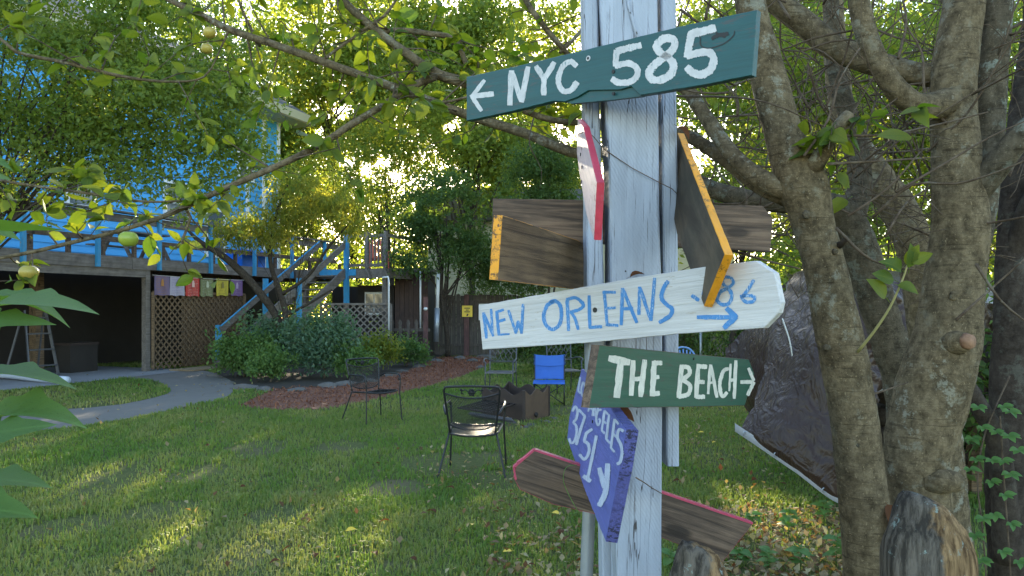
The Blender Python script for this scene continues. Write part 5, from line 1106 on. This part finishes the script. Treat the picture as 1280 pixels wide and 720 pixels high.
for s in (-1, 1):
    mb = MB(); mb.box((s * .29, .3, .28), (.04, .09, .56)); mb.build('leg', M['redpaint'], b2, local=True); mb = MB(); mb.box((s * .29, .05, .57), (.13, .7, .025)); mb.build('armrest', M['redpaint'], b2, local=True)
    mb = MB(); mb.beam((s * .27, .3, .33), (s * .27, -.55, .05), .03, .1); mb.build('rear_leg', M['redpaint'], b2, local=True)
ld = empty_at('step_ladder', 'dark folded stepladder stored in the shade under the deck', 'ladder', DL(1.1, .9))
for s in (-1, 1):
    mb = MB(); mb.beam((s * .36, -.25, 0), (s * .26, .05, 1.55), .03, .06); mb.build('rail', M['greyiron'], ld, local=True); mb = MB(); mb.beam((s * .40, .5, 0), (s * .26, .1, 1.5), .03, .04); mb.build('rear_rail', M['greyiron'], ld, local=True)
for k in range(4): mb = MB(); z = .3 + .36 * k; mb.box((0, -.19 + .07 * k, z), (.64 - .045 * k, .10, .03)); mb.build('step', M['greyiron'], ld, local=True)
bx = empty_at('storage_tub', 'dark lidded tub on the floor under the deck', 'tub', DL(2.75, 1.6)); mb = MB(); mb.box((0, 0, .34), (.8, .5, .68)); mb.build('body', M['found'], bx, local=True); mb = MB(); mb.box((0, 0, .71), (.86, .56, .06)); mb.build('lid', M['rust'], bx, local=True)
dp = MB(); dp.tube([tuple(p) for p in catmull([tuple(G(-70, 474) + Vector((0, 0, .12))), tuple(G(0, 475) + Vector((0, 0, .13))), tuple(G(45, 478) + Vector((0, 0, .10))), tuple(G(84, 481) + Vector((0, 0, .09)))], .2)], .085, 14); single(dp, 'drain_pipe', M['pvc'], 'pale plastic drain pipe lying on the grass by the concrete slab', 'pipe', G(40, 478), True)
dm = MB(); dm.box((*(DL(4.5, -.75)[:2]), .03), (1.5, .75, .03), Matrix.Rotation(DRZ, 3, 'Z')); single(dm, 'door_mat', M['mat'], 'straw coloured mat on the ground before the lattice screen', 'mat', DL(4.5, -.75, .015))
for i, (x, y, h, lab) in enumerate(((5.4, -1.25, .16, 'low weathered timber step at the foot of the stair'), (5.9, -1.0, .42, 'small weathered bench on the ground beside the lattice'))):
    t = empty_at('step_bench', lab, 'step' if i == 0 else 'bench', DL(x, y)); mb = MB(); mb.box((0, 0, h), (.42, 1.15, .05)); mb.build('top', M['greywood'], t, local=True)
    for q in (-.45, .45): mb = MB(); mb.box((0, q, h / 2 - .01), (.30, .08, h - .05)); mb.build('leg', M['greywood'], t, local=True)
# ------------------------------------------------------------------ shed, fences, neighbour
sh_ = thing('shed', 'dark brown timber shed wall beside the stair landing', 'shed', (-3.4, 25.6, 0))
for k in range(7): mb = MB(); mb.box((-3.78 + .155 * k, 25.5, 1.42), (.148, .03, 2.7)); mb.build('board', M['brownshed'], sh_)
mb = MB(); mb.box((-3.32, 26.7, 1.40), (1.1, 2.3, 2.68)); mb.build('body', M['found'], sh_); mb = MB(); mb.box((-3.32, 26.4, 2.84), (1.5, 2.6, .10)); mb.build('roof', M['greywood'], sh_)
mb = MB(); mb.box((-4.55, 25.55, 1.75), (.62, .05, .75)); wf = mb.build('window', M['trim'], sh_)
for s in (-1, 1): mb = MB(); mb.box((-4.55 + s * .145, 25.51, 1.75), (.25, .02, .62)); mb.build('pane', M['glass'], wf)
mb = MB(); mb.box((-5.0, 28.9, 1.2), (3.4, .2, 2.4)); mb.build('side_wall', M['found'], sh_); mb = MB(); mb.box((-4.5, 25.85, 1.2), (1.2, .5, 2.3)); mb.build('side_wall', M['found'], sh_)
for (u, v0, v1, Y, lab) in ((525.5, 336, 410, 24.6, 'thin white pole in front of the brown shed'), (486, 345, 420, 23.0, 'thin white pipe running down from the landing corner')):
    mb = MB(); mb.tube([P(u, v0, Y), P(u, v1, Y)] if u > 500 else [P(u - 8, v0 + 2, Y), P(u - 1, v0 + 1, Y), P(u, v0 + 6, Y), P(u, v1, Y)], .028, 8); single(mb, 'pole' if u > 500 else 'drain_pipe', M['trim'], lab, 'pole' if u > 500 else 'pipe', P(u, v1, Y), True)
ds = thing('downspout', 'pale grey downspout before the dark fence', 'pipe', G(545, 449)); mb = MB(); Y = 24.6; mb.tube([P(548, 340, Y), P(546.5, 385, Y)], .055, 10); mb.build('pipe', M['trim'], ds, True); mb = MB(); mb.tube([P(546.5, 385, Y), P(545, 427, Y)], .085, 10); mb.build('sleeve', M['galv'], ds, True)
pk = thing('picket_fence', 'low brown picket fence beside the shed', 'fence', (-3.3, 24.0, 0))
mb = MB(); mb.add([(-.045, 0, 0), (.045, 0, 0), (.045, 0, 1.08), (.07, 0, 1.14), (0, 0, 1.26), (-.07, 0, 1.14), (-.045, 0, 1.08)], [tuple(range(7))]); mb.add([(x, .022, z) for x, y, z in mb.v[:7]], [tuple(range(7))]); mb.f += [(i, (i + 1) % 7, 7 + (i + 1) % 7, 7 + i) for i in range(7)]; mb.m += [0] * 7
pm = mb.mesh('picket', M['fencewood'])
for k in range(5): inst(pm, 'picket', pk, (-.42 + .25 * k, 0, .0))
for z in (.35, .92): mb = MB(); mb.box((-3.2, 24.04, z), (1.3, .04, .09)); mb.build('rail', M['fencewood'], pk)
for x, h in ((-2.68, 1.95),): mb = MB(); mb.box((x, 24.05, h / 2), (.14, .12, h)); mb.build('post', M['redwood'], pk)
mb = MB(); mb.box((-3.75, 24.05, .55), (.10, .10, 1.1)); mb.build('post', M['fencewood'], pk)
bf = thing('board_fence', 'tall dark weathered board fence at the end of the mulch path', 'fence', (0, 26.2, 0)); nb = 110
mb = MB(); mb.box((0, 0, 1.02), (.138, .022, 2.04)); bm_ = mb.mesh('fence_board', M['fencewood'])
for k in range(nb): inst(bm_, 'fence_board', bf, (-2.55 + .146 * k - 0, R_.uniform(-.006, .006), R_.uniform(-.03, .03)))
for z in (.35, 1.05, 1.8): mb = MB(); mb.box((5.4, 26.16, z), (16, .04, .09)); mb.build('fence_rail', M['fencewood'], bf)
mb = MB(); mb.box((-1.53, 26.05, 1.02), (.17, .15, 2.04)); mb.build('fence_post', M['redwood'], bf)
for x in (1.2, 3.8, 6.4): mb = MB(); mb.box((x, 26.06, 1.02), (.12, .12, 2.1)); mb.build('fence_post', M['fencewood'], bf)
ys = thing('notice', 'small yellow notice with dark print on the fence post', 'sign', P(583.5, 397, 25.93)); mb = MB(); Y = 25.95; a = P(577.5, 382, Y); b = P(590.5, 396, Y); mb.box(((a.x + b.x) / 2, Y, (a.z + b.z) / 2), (b.x - a.x, .01, a.z - b.z)); mb.build('plate', M['yellow'], ys)
for (u, v, w) in ((584, 385.2, 7), (584, 387.6, 3.5), (584, 389.8, 7)): mb = MB(); c = P(u, v, Y - .008); mb.box(c, (w * Y / F, .004, .028)); mb.build('print_line', M['ink'], ys)
mb = MB(); c = P(584.3, 393.6, Y - .008); mb.box(c, (.05, .004, .07), Matrix.Rotation(.5, 3, 'Y')); mb.build('print_mark', M['ink'], ys)
wsn = thing('notice', 'plain white board on the fence half hidden by the white direction sign', 'sign', P(604, 400, 25.9)); mb = MB(); c = P(604, 390, 25.95); mb.box(c, (.3, .012, .55)); mb.build('plate', M['trim'], wsn)
hl2 = thing('round_fitting', 'small white round lamp on the red brown gate post', 'fitting', P(532, 386, 23.9)); mb = MB(); c = P(532, 386, 23.9); mb.tube([c + Vector((-.06, 0, 0)), c + Vector((-.03, 0, 0)), c + Vector((.03, 0, 0)), c + Vector((.06, 0, 0))], [.02, .05, .05, .02], 10); mb.build('shade', M['trim'], hl2, True)  # plain white rounded body fixed to the gate post, purpose unknown
hl2.name = 'post_fitting'
nh = thing('house', 'pale cream clapboard neighbour house beyond the dark fence', 'house', (3.0, 33, 0))
mb = MB(); mb.box((3.0, 35.1, 2.7), (13, 4, 5.4)); mb.build('wall', M['cream'], nh)
mb = MB(); mb.add([(-6.5, 0, 0), (6.5, 0, 0), (6.5, -.035, 0), (-6.5, -.035, 0), (-6.5, -.004, .262), (6.5, -.004, .262), (6.5, 0, .262), (-6.5, 0, .262)], [(0, 1, 2, 3), (3, 2, 5, 4), (4, 5, 6, 7), (0, 3, 4, 7), (1, 6, 5, 2)]); nb_ = mb.mesh('siding_board', M['cream'])
for k in range(21): inst(nb_, 'siding_board', nh, (0, .095, .1 + .255 * k))
for x in (-3.52, 1.0, 4.5): mb = MB(); mb.box((x, 33.03, 2.8), (.12, .06, 5.2)); mb.build('trim_board', M['cream'], nh)
mb = MB(); mb.add([(-4, 32.5, 5.3), (10, 32.5, 5.3), (10, 35.1, 7.0), (-4, 35.1, 7.0), (-4, 37.6, 5.3), (10, 37.6, 5.3)], [(0, 1, 2, 3), (3, 2, 5, 4), (0, 3, 4), (1, 5, 2), (0, 4, 5, 1)]); mb.build('roof', M['roof'], nh)
# chain link fence post to the right
for u, v0, v1, Y, lab in ((876, 398, 470, 17.0, 'slim grey metal fence post behind the plastic chair'),):
    mb = MB(); mb.tube([P(u, v0, Y), P(u, 476, Y)], .03, 8); single(mb, 'fence_post', M['galv'], lab, 'post', P(u, 476, Y), True)

# ------------------------------------------------------------------ border stones
def rock(p, s, seed):
    bm = bmesh.new(); bmesh.ops.create_icosphere(bm, subdivisions=2, radius=1)
    for v in bm.verts:
        d = v.co.copy(); v.co = Vector((d.x * s[0], d.y * s[1], d.z * s[2])) * (1 + .35 * noise.noise(d * 1.3 + Vector((seed, 0, 0))) + .12 * noise.noise(d * 4 + Vector((seed, 1, 0))))
    me = bpy.data.meshes.new('border_stone'); bm.to_mesh(me); bm.free(); me.materials.append(M['rock']); o = link(me, 'border_stone'); o.location = p; o.rotation_euler = (0, 0, seed); return o
for i, (u, v, s) in enumerate([(268, 470, .20), (285, 480, .22), (305, 486, .30), (330, 488, .26), (372, 489, .22), (410, 484, .30), (432, 481, .28), (462, 477, .24), (488, 470, .26), (503, 465, .2), (525, 459, .28), (545, 452, .25), (575, 449, .3), (592, 452, .26), (600, 460, .2), (606, 447, .3), (640, 528, .1), (665, 531, .09), (682, 528, .1), (655, 534, .07), (692, 524, .09)]):
    s *= .8; o = rock(G(u, v), (s * 1.2, s * .8, s * .42), i * 1.7)
    ORD = ['leftmost', 'second', 'third', 'fourth', 'fifth', 'sixth', 'seventh', 'eighth', 'ninth', 'tenth', 'eleventh', 'twelfth', 'thirteenth', 'fourteenth', 'fifteenth', 'rightmost']
    if i < 16: tag(o, ORD[i] + (' grey stone' if i in (0, 15) else ' grey stone from the left') + ' along the edge of planting bed and mulch path', 'stone', 'stones edging the planting bed')
    else: tag(o, ['leftmost', 'second from left', 'fourth from left', 'third from left', 'rightmost'][i - 16] + ' of the small grey stones at the foot of the fire pit', 'stone', 'stones around the fire pit')

# ------------------------------------------------------------------ trees and shrubs built of leaf clumps
# openings in the leaves through which the low sun reaches the lawn
SUNGAPS = [(np.array(G(u, v, z)), gr) for u, v, z, gr in ((435, 612, 0, .36), (500, 640, 0, .26), (415, 690, 0, .42), (320, 692, 0, .28), (105, 598, 0, .30), (565, 585, 0, .22), (590, 530, .42, .19), (480, 600, 0, .2), (455, 565, 0, .16), (980, 640, 0, .42), (1010, 690, 0, .40), (930, 610, 0, .2), (665, 690, 0, .28), (180, 680, 0, .22), (520, 560, 0, .15), (560, 690, 0, .2), (375, 655, 0, .2), (690, 600, 0, .15), (960, 570, 0, .2))] + [(np.array(P(u, v, Y)), gr) for u, v, Y, gr in ((340, 225, 18.6, .30), (380, 250, 18.6, .30), (410, 232, 18.6, .28), (435, 262, 18.6, .28), (310, 280, 18.6, .35), (640.1, 385, .05, .27), (200, 270, 2.42, .30), (60, 300, 2.38, .22), (450, 60, 2.6, .30), (300, 60, 2.65, .25), (1100, 150, 10.5, .8), (950, 200, 12, .7), (1000, 250, 10, .5), (968, 440, 6.4, .10), (120, 120, 12.4, .5), (40, 220, 12.6, .5))]
_gr = random.Random(9); _g = []
for q, gr in SUNGAPS:
    if q[2] < .1 and gr > .17:
        for k in range(5): _g.append((q + np.array([_gr.uniform(-.8, .8) * gr, _gr.uniform(-.9, .9) * gr, 0]), gr * _gr.uniform(.32, .60)))
    else: _g.append((q, gr))
SUNGAPS = _g
def clump_tree(name, label, base, crown, nclump, per, leaf, mat, bark='darkbark', seed=1, trunk_r=.12, cat='tree', group=None, clr=.5, flat=.75, up=.5, droop=.35, wide=.55, shell=.55, limbs=14, holes=(), tint=(0, 1)):
    """crown: list of (centre, radii); leaves gather in clumps that hang on limbs"""
    r = np.random.default_rng(seed); t = thing(name, label, cat, (base[0], base[1], 0), 0, group)
    cen = []
    wts = np.array([a[1][0] * a[1][1] * a[1][2] for a in crown]); wts = wts / wts.sum()
    while len(cen) < nclump:
        ci, ri = crown[r.choice(len(crown), p=wts)]; d = r.normal(size=3); d /= np.linalg.norm(d); q = np.array(ci) + d * np.array(ri) * (shell + (1 - shell) * r.uniform()) * (1 if r.uniform() < .75 else r.uniform())
        if q[2] > .3: cen.append(q)
    cen = np.array(cen); rad = clr * r.uniform(.5, 1.3, size=len(cen)); n = r.poisson(per * (rad / clr) ** 2)
    idx = np.repeat(np.arange(len(cen)), n); c = cen[idx] + r.normal(size=(len(idx), 3)) * rad[idx, None] * np.array([.6, .6, .6 * flat])
    c = c[c[:, 2] > .1 + 0 * c[:, 2]]; 
    idx = idx[:len(c)]
    keep = np.ones(len(c), bool); sv = np.array(sdir)
    for gp, gr in SUNGAPS:
        w = c - gp; al = w @ sv; dist = np.linalg.norm(w - al[:, None] * sv, axis=1); keep &= ~((al > 2) & (dist < gr) & (r.uniform(size=len(c)) < .93))
    c = c[keep]; idx = idx[keep]
    v, f = leaf_arrays(c, leaf, r, up, droop, wide)
    ct = r.uniform(size=len(cen)); tt = np.clip(.45 * ct[idx] + .55 * r.uniform(size=len(c)), 0, 1) * (tint[1] - tint[0]) + tint[0]
    v = v - np.array([base[0], base[1], 0]); link(np_mesh('crown', v, f, M[mat], np.repeat(tt, 4)), 'crown', t, 'stuff')
    top = np.mean([a[0] for a in crown], 0); rr = random.Random(seed); mb = MB()
    b = Vector((base[0], base[1], 0)); tp = Vector(top) + Vector((0, 0, crown[0][1][2] * .4))
    pts = [(*b, trunk_r * 1.3), (*(b.lerp(tp, .15) + Vector((.03, 0, 0))), trunk_r), (*(b.lerp(tp, .5) + Vector((rr.gauss(0, .1), rr.gauss(0, .1), 0))), trunk_r * .7), (*tp, trunk_r * .2)]
    cc = catmull(pts, .25); mb.tube([q[:3] for q in cc], [q[3] for q in cc], 9, True, 0, .12, seed, 5); mb.build('trunk', M[bark], t, True)
    mb = MB()
    for k in range(limbs):
        e = Vector(cen[rr.randrange(len(cen))]); s0 = Vector(cc[int(len(cc) * rr.uniform(.2, .8))][:3]); m_ = s0.lerp(e, .5) + Vector((rr.gauss(0, .15), rr.gauss(0, .15), .15 * (e - s0).length))
        w = catmull([(*s0, trunk_r * .38), (*m_, trunk_r * .22), (*e, trunk_r * .06)], .2); mb.tube([q[:3] for q in w], [max(q[3], .004) for q in w], 6, False)
    mb.build('limbs', M[bark], t, True); return t
def at(u, v, Y): return tuple(P(u, v, Y))
# dark dense tree at the upper left, in front of the house
clump_tree('dense_tree', 'dark small leaved tree hanging over the left of the deck', (-10.8, 12.6), [(at(60, 60, 12.5), (2.5, 1.3, 1.9)), (at(190, 100, 12.3), (1.9, 1.2, 1.6)), (at(40, 190, 12.6), (1.6, 1.0, 1.0)), (at(150, 190, 12.4), (1.2, .8, .7)), (at(275, 185, 12.3), (.95, .7, 1.1)), (at(230, 235, 12.0), (.9, .6, .5))], 360, 155, .085, 'leaf_mid', seed=3, trunk_r=.06, clr=.38, limbs=40)
# trees beyond the fence, the sun behind them
clump_tree('backlit_tree', 'tall yellow green tree glowing behind the deck, left of centre', (-6.5, 36), [(at(430, 80, 35), (4.2, 2.5, 4.6)), (at(350, 190, 35), (3.2, 2.0, 3.0))], 280, 150, .24, 'leaf_yel', seed=5, trunk_r=.13, clr=.85, limbs=30, group='tall trees beyond the fence')
clump_tree('backlit_tree', 'tall mid green tree rising behind the fence post notice', (-1.6, 32), [(at(560, 60, 32), (2.8, 2.2, 3.8)), (at(600, 190, 32), (2.8, 2.2, 2.4))], 240, 150, .21, 'leaf_mid', seed=6, trunk_r=.13, clr=.85, limbs=30, group='tall trees beyond the fence')
clump_tree('backlit_tree', 'yellow green tree showing in the gap between the branches and the post', (2.6, 38), [(at(700, 100, 38), (3.6, 2.4, 4.6)), (at(660, 220, 38), (3.4, 2.2, 2.6))], 230, 135, .24, 'leaf_yel', seed=7, trunk_r=.13, clr=.85, limbs=30, group='tall trees beyond the fence')
clump_tree('backlit_tree', 'broad green tree behind the blue house gable', (-14, 40), [(at(270, 40, 40), (4.5, 2.5, 4.0)), (at(150, -10, 42), (4.5, 2.5, 3.2))], 130, 100, .22, 'leaf_mid', seed=8, trunk_r=.15, clr=1.1, limbs=20, group='tall trees beyond the fence')
clump_tree('backlit_tree', 'low yellow green tree glowing just above the stair landing', (-4.4, 29.5), [(at(440, 220, 29), (2.6, 1.4, 1.7)), (at(520, 170, 29.5), (2.2, 1.4, 1.9))], 150, 140, .14, 'leaf_yel', seed=9, trunk_r=.08, clr=.7, limbs=20, group='tall trees beyond the fence')
clump_tree('evergreen_tree', 'dark bushy tree overhanging the shed and the end fence', (-2.1, 25.2), [(at(550, 265, 25), (1.55, 1.1, 1.45)), (at(590, 315, 24.8), (1.1, .9, .75)), (at(510, 330, 23.8), (.7, .6, .35))], 170, 130, .11, 'leaf_dark', seed=10, trunk_r=.08, clr=.36, limbs=20)
clump_tree('evergreen_tree', 'dark leafy tree seen just left of the post behind the bare boards', (1.4, 24.5), [(at(680, 250, 25), (1.3, 1.0, 2.2)), (at(650, 345, 25), (1.3, .9, .6))], 130, 220, .11, 'leaf_dark', seed=12, trunk_r=.10, clr=.4, limbs=16)
clump_tree('backlit_tree', 'low yellow green thicket seen through the rails of the stair landing', (-7.5, 34), [(at(370, 275, 34), (4.0, 1.5, 2.4)), (at(490, 290, 34), (2.6, 1.5, 2.2)), (at(280, 270, 36), (3.0, 1.5, 3.0))], 230, 170, .17, 'leaf_yel', seed=19, trunk_r=.08, clr=.8, limbs=16, group='tall trees beyond the fence')
clump_tree('backlit_tree', 'green undergrowth beyond the end of the board fence, low behind the stair', (-8, 31.5), [(at(360, 370, 31.5), (3.2, .8, 1.5)), (at(440, 375, 31.5), (2.4, .8, 1.4))], 90, 130, .15, 'leaf_mid', seed=20, trunk_r=.05, clr=.7, limbs=8, group='tall trees beyond the fence')
def far_wood():
    r = np.random.default_rng(77); N = 26000; x = r.uniform(-50, 52, N); y = r.uniform(47, 53, N); top = 5.2 + 1.6 * sinnoise(x * .35, y * 0 + 1, 4); z = top * r.uniform(0, 1, N) ** .8
    v, f = leaf_arrays(np.stack([x, y, z], 1), .55, r, .6, .2, .6); o = link(np_mesh('far_wood', v, f, M['leaf_mid'], np.repeat(r.uniform(size=N), 4)), 'far_wood'); tag(o, 'distant green wood closing the view low behind the houses', 'woodland'); o['kind'] = 'stuff'
far_wood()
# right hand trees
clump_tree('hedge_tree', 'yellow green tree behind the apple stems, nearest on the right', (5.2, 10.5), [(at(1000, 120, 10.5), (1.9, 1.0, 1.5)), (at(1150, 160, 10.5), (1.7, 1.0, 1.7)), (at(1010, 270, 10), (1.5, .8, .7))], 240, 120, .095, 'leaf_yel', seed=13, trunk_r=.05, clr=.36, limbs=30, group='trees along the right hand boundary')
clump_tree('hedge_tree', 'bright leafy tree further back between the post and the apple stems', (4.6, 16.5), [(at(900, 170, 16.5), (2.0, 1.2, 2.3)), (at(1010, 60, 17), (2.6, 1.2, 2.3)), (at(900, 290, 16), (1.7, 1.0, .9))], 240, 130, .12, 'leaf_yel', seed=14, trunk_r=.07, clr=.55, limbs=24, group='trees along the right hand boundary')
clump_tree('hedge_tree', 'dense green tree at the far right behind the trunks', (7.6, 12.5), [(at(1210, 230, 12.5), (1.9, 1.2, 2.0)), (at(1250, 60, 12.8), (1.8, 1.2, 1.8))], 190, 120, .10, 'leaf_mid', seed=15, trunk_r=.07, clr=.42, limbs=20, group='trees along the right hand boundary')
clump_tree('hedge_tree', 'tall pale tree closing the view right of the post', (8.5, 26), [(at(930, 60, 27), (3.6, 2.0, 4.2)), (at(1080, 150, 26), (4.4, 2.0, 4.4)), (at(1230, 60, 26), (3.4, 2.0, 4.2))], 290, 95, .20, 'leaf_yel', seed=16, trunk_r=.12, clr=.85, limbs=24, group='trees along the right hand boundary')
# peach tree by the stair
pe = clump_tree('peach_tree', 'small peach tree with drooping yellow leaves beside the stair', (-5.6, 18.6), [(at(390, 245, 18.6), (1.35, .8, .65)), (at(320, 290, 18.6), (1.0, .7, .45)), (at(440, 275, 18.4), (.65, .6, .4))], 150, 42, .15, 'leaf_peach', seed=18, trunk_r=.018, clr=.26, limbs=16, up=.1, droop=1.3, wide=.24)
for e in ([(352, 440, 5, 18.6), (347, 400, 5, 18.6), (320, 360, 5, 18.5), (285, 325, 4.4, 18.4), (250, 302, 3, 18.3), (235, 288, 1.5, 18.3)], [(350, 430, 5, 18.6), (357, 395, 4.4, 18.6), (350, 365, 3.6, 18.6), (338, 325, 2.8, 18.6), (345, 270, 2.0, 18.6), (362, 225, 1.2, 18.6)], [(352, 368, 2.4, 18.6), (385, 345, 2.0, 18.5), (410, 310, 1.6, 18.4), (440, 275, 1.0, 18.3)], [(356, 395, 2, 18.6), (385, 380, 1.6, 18.5), (415, 362, 1.2, 18.4)]):
    mb = MB(); limb(mb, e, 8, .08, .1, e[0][0], 6); mb.build('limb', M['darkbark'], pe, True)
# shrubs
def shrub(label, u, v, Y, rx, h, nl, leaf, mat, seed, wide=.5, name='shrub', ry=None, group='shrubs in the planting bed'):
    c = P(u, v, Y); c.z = 0; h *= .86 if 'bed' in group else 1.0; return clump_tree(name, label, (c.x, c.y), [((c.x, c.y, h * .60), (rx * 1.1, ry or rx * .85, h * .56))], max(16, nl // 60), 80, leaf, mat, 'twig', seed, .02, 'shrub', group, clr=rx * .27, flat=1.25, shell=.30, limbs=14, wide=wide, up=.8)
shrub('leafy mid green shrub at the left end of the bed by the bench', 305, 470, 17.9, .72, 1.1, 3800, .10, 'leaf_shrub', 31)
shrub('tall bluish shrub growing under the peach tree', 345, 470, 18.6, .75, 1.45, 3800, .10, 'leaf_blue', 32)
shrub('large dense bluish green shrub in the middle of the bed', 405, 470, 17.5, .85, 1.55, 5600, .10, 'leaf_blue', 33)
shrub('yellowing shrub in front of the lattice under the landing', 468, 465, 19.4, .7, 1.0, 3200, .09, 'leaf_gold', 34)
shrub('low green shrub at the right end of the bed by the picket fence', 508, 460, 21.0, .6, .72, 2400, .09, 'leaf_shrub', 35)
shrub('pale green low shrub at the front edge of the bed', 338, 478, 16.7, .55, .7, 2200, .09, 'leaf_shrub', 36)
shrub('green shrub behind the chair at the front of the bed', 440, 472, 17.3, .5, .8, 2200, .09, 'leaf_shrub', 37)
shrub('dark vine mass on top of the board fence', 600, 440, 27.2, .9, 2.6, 2500, .10, 'leaf_dark', 38, group='hedge plants along the fence'); 
for i, (u, Y, rx, h, lab) in enumerate(((668, 19.0, .9, 1.4, 'dark hedge shrub behind the fire pit'), (700, 18.0, 1.0, 1.5, 'dark hedge shrub behind the blue folding chair'), (770, 18.5, 1.0, 1.5, 'dark hedge shrub hidden behind the white post'), (860, 18.2, 1.1, 1.6, 'dark hedge shrub behind the pale blue chair'), (945, 17.0, 1.1, 1.7, 'dark hedge shrub behind the tarpaulin edge'), (1040, 14.0, 1.2, 1.7, 'dark hedge shrub behind the tarpaulin'), (1180, 9.5, 1.2, 1.6, 'dark undergrowth shrub behind the right apple stem'), (1290, 6.5, .9, 1.5, 'dark undergrowth shrub at the right edge'))):
    shrub(lab, u, 450, Y, rx, h, 3600, .095, 'leaf_dark', 50 + i, group='hedge plants along the fence')
# broad leaved seedlings by the litter
sm = leaf_mesh('leaf', M['creeper'], [(0, .02), (.1, .22), (.3, .33), (.5, .32), (.7, .22), (.9, .08), (1, 0)], .12, .35, .5)
SEED = ['tallest broad leaved seedling below the tarpaulin hem in the leaf litter', 'broad leaved seedling close against the left apple stem, under the tarpaulin tip', 'low seedling just past the right end of the pink edged board', 'broad leaved seedling at the very foot of the left apple stem', 'seedling in the litter at the bottom edge right of the pink edged board',
        'low seedling hidden behind the right half of the pink edged board', 'low seedling under the right tip of the pink edged board', 'seedling at the bottom edge between the pink edged board and the apple stem', 'tiny seedling beside the foot of the white sign post']
for i, (u, v, hh, n) in enumerate(((985, 655, .22, 12), (1030, 640, .2, 10), (940, 640, .10, 8), (1045, 690, .2, 10), (960, 700, .16, 9), (870, 655, .10, 6), (925, 690, .12, 7), (1000, 700, .18, 9), (838, 690, .1, 5))):
    g0 = G(u, v + 18); t = thing('seedling', SEED[i], 'plant', g0, 0, 'broad leaved seedlings in the leaf litter')
    mb = MB(); mb.tube([g0, g0 + Vector((.01, 0, hh))], .003, 5); mb.build('stem', M['creeper'], t, True)
    for k in range(n):
        a = k * 2.4 + i; z = hh * (.4 + .6 * k / n); ax = Vector((math.cos(a), math.sin(a), R2.uniform(-.2, .3))); inst(sm, 'leaf', t, mat=leaf_mat(Vector((0, 0, z)), ax, Vector((R2.gauss(0, .2), -.3, 1)), R2.uniform(.06, .10)))
# single fallen leaves on the grass
ym = NT('yellow_fallen_leaf'); ym.col((.62, .42, .03)); ylm = leaf_mesh('fallen_leaf', ym.set(.6), ov, .12, .4); blm = leaf_mesh('fallen_leaf', M['litter'], ov, .25, .6)
for i, (u, v) in enumerate([(432, 663), (466, 690), (487, 650), (590, 655), (640, 688), (655, 640), (700, 668), (610, 700), (520, 700), (568, 610), (545, 640), (880, 540), (895, 552), (868, 545), (905, 575), (930, 560), (190, 715), (258, 557), (300, 608), (392, 690), (350, 700), (690, 640), (660, 705), (850, 600), (940, 600), (720, 700)]):
    p = G(u, v, .05); o = bpy.data.objects.new('fallen_leaf', ylm if i in (0, 3, 4, 11, 12, 13, 21) else blm); C.objects.link(o); o.matrix_world = leaf_mat(p, (R2.gauss(0, 1), R2.gauss(0, 1), .1), (R2.gauss(0, .3), R2.gauss(-.2, .3), 1), R2.uniform(.05, .09))
    if i in (0, 3, 4, 11, 12, 13, 21): tag(o, 'yellow fallen leaf lying flat on the lawn grass', 'leaf', 'yellow fallen leaves on the lawn')
    else: tag(o, 'curled brown fallen leaf lying on the lawn grass', 'leaf', 'brown fallen leaves on the lawn')
